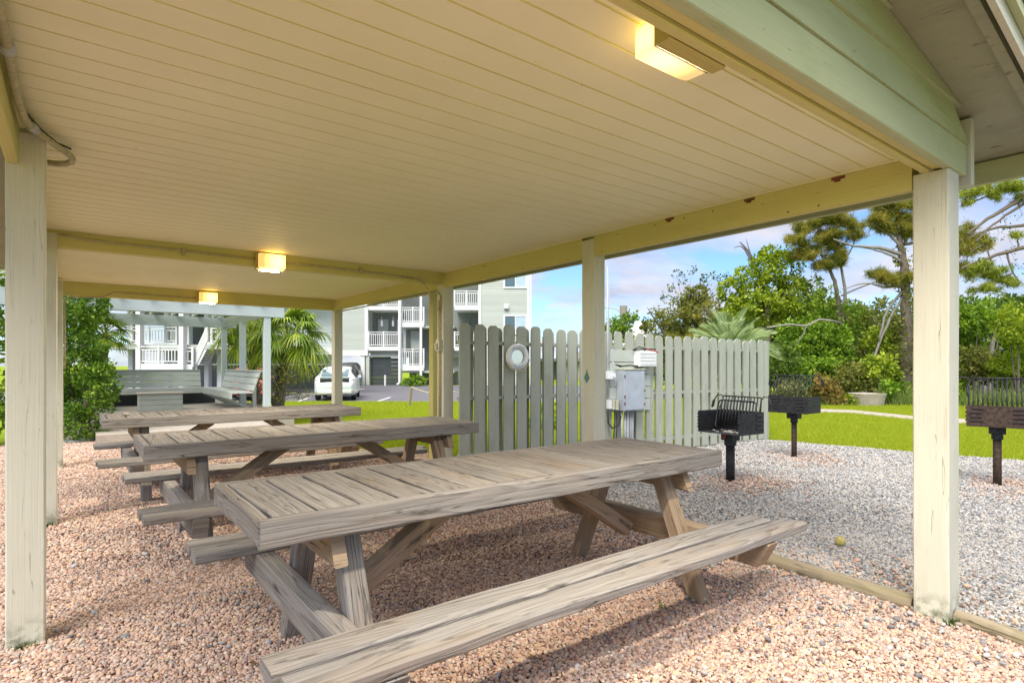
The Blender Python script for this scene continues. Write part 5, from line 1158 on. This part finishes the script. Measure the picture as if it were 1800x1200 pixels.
# bare dead limb and pale trunks in the wood
m = MB(); d = 19.4
limb(m, [at(1348, 576, d), at(1385, 570, d), at(1418, 572, d), at(1440, 562, d), at(1462, 564, d)], .03, .035, .01); limb(m, [at(1418, 572, d), at(1410, 590, d), at(1398, 606, d)], .025, .008, .01); limb(m, [at(1462, 564, d), at(1472, 566, 20.6), at(1481, 572, 22.8)], .035, .05, .01)
o = m.build('dead_branch', M['greybark'], smooth=True); tag(o, 'bare grey dead limb arching over the glossy green shrub', 'branch')
for (u0, v0, u1, v1, r0, lb) in ((1552, 640, 1549, 570, .10, 'pale bare trunk showing between the shrubs left of the big pine'), (1728, 640, 1722, 585, .16, 'pale grey trunk showing right of the front post'), (1742, 620, 1748, 560, .09, 'thin leaning grey trunk beside the pale one right of the post')):
    m = MB(); d = 22; limb(m, [base_at(u0, d), at(u0, v0, d), at((u0+u1)/2+3, (v0+v1)/2, d), at(u1, v1, d)], r0, r0*.6, .015); limb(m, [at((u0+u1)/2+3, (v0+v1)/2, d), at(u1-14, v1-12, d)], r0*.5, r0*.2, .01); o = m.build('bare_tree', M['greybark'], smooth=True); tag(o, lb, 'tree', 'bare trunks in the wood')
m = MB(); 
for (u, v, d2) in ((1395, 575, 22),): limb(m, [at(1500, 520, 22.5), at(1440, 510, 22.5), at(1400, 505, 22.5)], .03, .02)
# far mass of the wood
bl = [pb_(u, v, 70, rv, dd) for (u, v, rv, dd) in ((1150, 640, 30, 34), (1230, 640, 36, 33), (1310, 630, 44, 31), (1390, 610, 56, 30), (1470, 620, 50, 28.5), (1550, 628, 46, 28), (1630, 620, 56, 27.5), (1710, 610, 52, 28), (1790, 600, 60, 26.5), (1870, 590, 70, 26), (1960, 590, 80, 25), (1500, 660, 34, 24), (1700, 670, 30, 24), (1600, 665, 34, 24), (1420, 665, 34, 24), (1800, 660, 34, 23))]
bl += [pb_(u, v, 60, 34, 30) for (u, v) in ((1330, 585), (1390, 560), (1450, 560), (1510, 575), (1570, 580), (1640, 560), (1720, 555), (1290, 600), (1790, 560))]
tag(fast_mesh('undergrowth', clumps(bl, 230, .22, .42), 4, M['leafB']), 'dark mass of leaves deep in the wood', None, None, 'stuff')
# tall grass along the foot of the border
V = []
for k in range(5200):
    u = random.uniform(1345, 1900); f = random.random(); d = 17.4+f*.9-(max(0, u-1600))*.004; p = base_at(u, d); h = random.uniform(.15, .5)*(1.3 if (1560 < u < 1620 or u > 1690) else .6); a = random.uniform(0, 6.28); la = random.uniform(0, 6.28)
    V += [(p[0]-.012*math.cos(a), p[1]-.012*math.sin(a), p[2]), (p[0]+.012*math.cos(a), p[1]+.012*math.sin(a), p[2]), (p[0]+.35*h*math.cos(la), p[1]+.35*h*math.sin(la), p[2]+h)]
tag(fast_mesh('long_grass', V, 3, M['tallgrass']), 'long unmown grass along the foot of the shrub border', None, None, 'stuff')
# small far trees left of the bushy tree, and a white tent top
plant('tree', 'small_tree', 'small dark green tree beyond the fence beside the tall mast conduit', 'tree', base_at(1092, 38), [pb_(1085, 590, 30, 24, 38), pb_(1098, 568, 18, 16, 38), pb_(1110, 556, 12, 10, 38), pb_(1075, 575, 14, 14, 38)], 'leafA', 120, .2, [([base_at(1092, 38), at(1092, 600, 38), at(1100, 560, 38)], .15, .04)])
o = MB(); o.lathe([(1.9, 0), (1.88, .15), (1.2, 1.2), (.35, 2.2), (.02, 2.5)], (0, 0, 0), 12); o = o.build('tent_top', M['white'], fix=True); q = cf((1122-900)/F_PX*55, 55, 3.0); o.location = q; tag(o, 'white peaked tent top glimpsed over the fence', 'tent')
m = MB(); m.tube([(0, 0, -3.2), (0, 0, 0)], .08); mo = m.build('pole', M['white'], o)
# --- palms
def fan(m, hub, dirv, Rr, n=30, spread=2.0, droop=.55, wd=.028, pet=None):
    hub = Vector(hub); d = Vector(dirv).normalized(); side = d.cross(Vector((0, 0, 1)));  side = (Vector((1, 0, 0)) if side.length < .1 else side).normalized(); nrm = side.cross(d)
    for k in range(n):
        a = -spread+2*spread*k/(n-1); L_ = Rr*(1-.25*abs(a)/spread)*random.uniform(.88, 1.08); ld = (d*math.cos(a)+side*math.sin(a)+nrm*.12*random.uniform(-1, 1)).normalized()
        w0 = ld.cross(nrm).normalized()*wd; pts = []
        for j, f in enumerate((.0, .3, .6, .82, 1.0)):
            sagz = -droop*L_*(f**2.2); p = hub+ld*(L_*f*(1-.25*droop*f*f))+Vector((0, 0, sagz)); ww = w0*((.35, 1.0, .85, .5, .05)[j])
            pts.append((p-ww, p+ww))
        vs = [q for pr in pts for q in pr]; m.add(vs, [(2*j, 2*j+1, 2*j+3, 2*j+2) for j in range(4)], [[(0, 0)]*4]*4)
def fanpalm(name, label, base, crown, Rr, n, mat, group=None, trunk_r=.13, wd=.028, droop=.55, dry=4):
    e = empty(name, base); tag(e, label, 'palm', group); c = Vector(crown); m = MB(); t_ = MB(); g = MB()
    limb(g, [base, Vector(base).lerp(c, .5), c], trunk_r, trunk_r*.9, .03, 12)
    b0 = Vector(base)
    for k in range(60):
        f = k/60; p = b0.lerp(c, f); a = k*2.4; o_ = Vector((math.cos(a), math.sin(a), 0)); g.board(p+o_*trunk_r*.8, p+o_*trunk_r*1.35+Vector((0, 0, .14)), .07, .02, o_, .003)
    dm = MB()
    for k in range(n):
        a = k*2.399+random.uniform(-.2, .2); el = 1.25-1.75*(k/n)+random.uniform(-.12, .12); dv = Vector((math.cos(a)*math.cos(el), math.sin(a)*math.cos(el), math.sin(el)))
        hub = c+dv*Rr*.62; limb(t_, [c, c+dv*Rr*.35+Vector((0, 0, .05)), hub], .014, .008, .0, 5)
        d2 = (dv+Vector((0, 0, -.35))).normalized(); fan(dm if k >= n-dry else m, hub, d2, Rr*random.uniform(.62, .8), 28, 1.9, droop, wd)
    m.build('fronds', M[mat], e, world=True); t_.build('petioles', M['leafC'], e, world=True); g.build('trunk', M['trunk'], e, world=True)
    if dry: dm.build('yellowing_fronds', M['leafC'] if mat != 'silver' else M['silver'], e, world=True)
    return e
GP = 'fan palms beyond the pergola'
fanpalm('fan_palm', 'large fan palm arching between the pergola and the corner post', base_at(481, 15.8), at(506, 598, 15.8), 1.15, 26, 'palm', GP)
fanpalm('fan_palm', 'fan palm seen between the pergola posts', base_at(454, 17.5), at(440, 590, 17.5), 1.1, 22, 'palm', GP)
fanpalm('fan_palm', 'small spiky palm leaning out from behind the hedge', base_at(176, 14.2), at(184, 590, 14.2), .62, 18, 'palm', GP, .08, .018, .35, 2)
# feathery silver palm behind the fence
def feather(m, c, dv, L_, drop, n=24, ll=.46):
    c = Vector(c); d = Vector(dv).normalized(); pts = [c+d*(L_*f)+Vector((0, 0, -drop*L_*f*f)) for f in [k/n for k in range(n+1)]]
    for k in range(3, n+1):
        p = pts[k]; t_ = (pts[k]-pts[k-1]).normalized(); side = t_.cross(Vector((0, 0, 1))).normalized()
        for sg in (-1, 1):
            q = (side*sg*.75+t_*.75+Vector((0, 0, .45))).normalized(); lw = ll*math.sin(math.pi*(.15+.8*k/n)); w0 = q.cross(t_).normalized()*.0065
            a = p; b = p+q*lw*.5; e_ = p+q*lw+Vector((0, 0, -.10*lw)); m.add([a-w0, a+w0, b+w0*1.1, b-w0*1.1, e_], [(0, 1, 2, 3), (3, 2, 4)], [[(0, 0)]*4, [(0, 0)]*3])
    return pts
d = 14.5; c = at(1283, 618, d); e = empty('feather_palm', base_at(1283, d)); tag(e, 'silvery feather palm rising just behind the picket fence', 'palm')
m = MB(); r_ = MB()
for k in range(40):
    a = k*2.399; el = 1.45-1.3*(k/40); dv = (math.cos(a)*math.cos(el), math.sin(a)*math.cos(el), math.sin(el)); P = feather(m, c, dv, random.uniform(1.2, 1.6), random.uniform(.25, .5)); r_.tube(P[::4], [.016]*len(P[::4]), 5)
m.build('fronds', M['silver'], e, world=True); r_.build('ribs', M['silver'], e, world=True); m = MB(); limb(m, [base_at(1283, d), c], .22, .2); m.build('trunk', M['trunk'], e, world=True)
# --- left: leafy hedge bush, spindly shrub, shrub by the garage, plant behind the fence
b0 = (-.05, 12.15, 0)
hb = [pb_(150, 740, 40, 34, 9.9), pb_(150, 700, 46, 40, 10), pb_(140, 655, 40, 40, 10), pb_(160, 640, 34, 36, 9.8), pb_(140, 600, 34, 40, 10), pb_(150, 560, 34, 36, 10), pb_(140, 530, 30, 30, 10), pb_(178, 690, 22, 26, 9.7), pb_(180, 660, 18, 20, 9.8), pb_(120, 620, 30, 90, 10.4), pb_(168, 540, 20, 26, 10), pb_(130, 490, 40, 30, 10.2), pb_(100, 680, 30, 70, 10.4)]
b0 = base_at(148, 10.1)
plant('hedge', 'leafy_hedge', 'tall bushy hedge of small glossy bright leaves left of the pergola', 'hedge', b0, hb, 'leafH', 1500, .055, [([b0, at(150, 700, 10.1), at(145, 600, 10.1), at(150, 520, 10.1)], .05, .015), ([b0, at(165, 700, 10.1), at(170, 640, 10.1)], .03, .01), ([b0, at(125, 690, 10.1), at(120, 600, 10.1)], .03, .01)], .36, crown='foliage')
b0 = base_at(497, 14.2)
lt = [([b0, at(496, 700, 14.2), at(488, 680, 14.2), at(478, 660, 14.2)], .035, .008), ([b0, at(500, 695, 14.2), at(510, 672, 14.2), at(530, 655, 14.2)], .03, .006), ([at(496, 700, 14.2), at(500, 670, 14.2), at(505, 650, 14.2)], .02, .006), ([at(500, 695, 14.2), at(525, 690, 14.2), at(545, 680, 14.2)], .015, .005)]
plant('shrub', 'spindly_shrub', 'spindly twiggy shrub with sparse olive and orange leaves below the large fan palm', 'shrub', b0, [pb_(480, 665, 26, 22, 14.2), pb_(510, 655, 28, 20, 14.2), pb_(535, 660, 22, 16, 14.2), pb_(495, 690, 22, 14, 14.2), pb_(530, 690, 18, 10, 14.2), pb_(470, 690, 14, 18, 14.2)], 'leafD', 300, .055, lt, .5, gap=.2, crown='foliage')
plant('shrub', 'round_shrub', 'bright green shrub at the foot of the apartment stairs', 'shrub', base_at(728, 42), [pb_(728, 670, 18, 9, 42), pb_(716, 673, 10, 6, 42), pb_(738, 668, 10, 9, 42)], 'leafA', 60, .25, crown='foliage')
plant('shrub', 'garden_shrub', 'dark green shrub growing close behind the picket fence, seen through its gaps', 'shrub', base_at(955, 11), [pb_(955, 745, 26, 36, 11), pb_(940, 760, 16, 20, 11), pb_(970, 735, 16, 24, 11)], 'leafA', 500, .07, [([base_at(955, 11), at(955, 740, 11)], .02, .01)], crown='foliage')
plant('shrub', 'garden_shrub', 'green shrub at the far corner of the car park beside the garage column', 'shrub', base_at(631, 46), [pb_(630, 668, 9, 10, 46)], 'leafC', 60, .25, crown='foliage')
# trees behind the left posts
plant('tree', 'bushy_tree', 'green tree glimpsed left of the big left post', 'tree', tuple(cf(-9.3, 9.6, 0)), [(tuple(cf(-9.3, 9.6, 1.3)), (.9, .9, 1.3)), (tuple(cf(-9.6, 9.8, 2.8)), (.95, .95, 1.2)), (tuple(cf(-10.2, 10.4, .8)), (1.1, 1.1, .9))], 'leafA', 260, .10, [([tuple(cf(-9.3, 9.6, 0)), tuple(cf(-9.4, 9.7, 2.6))], .10, .05)])
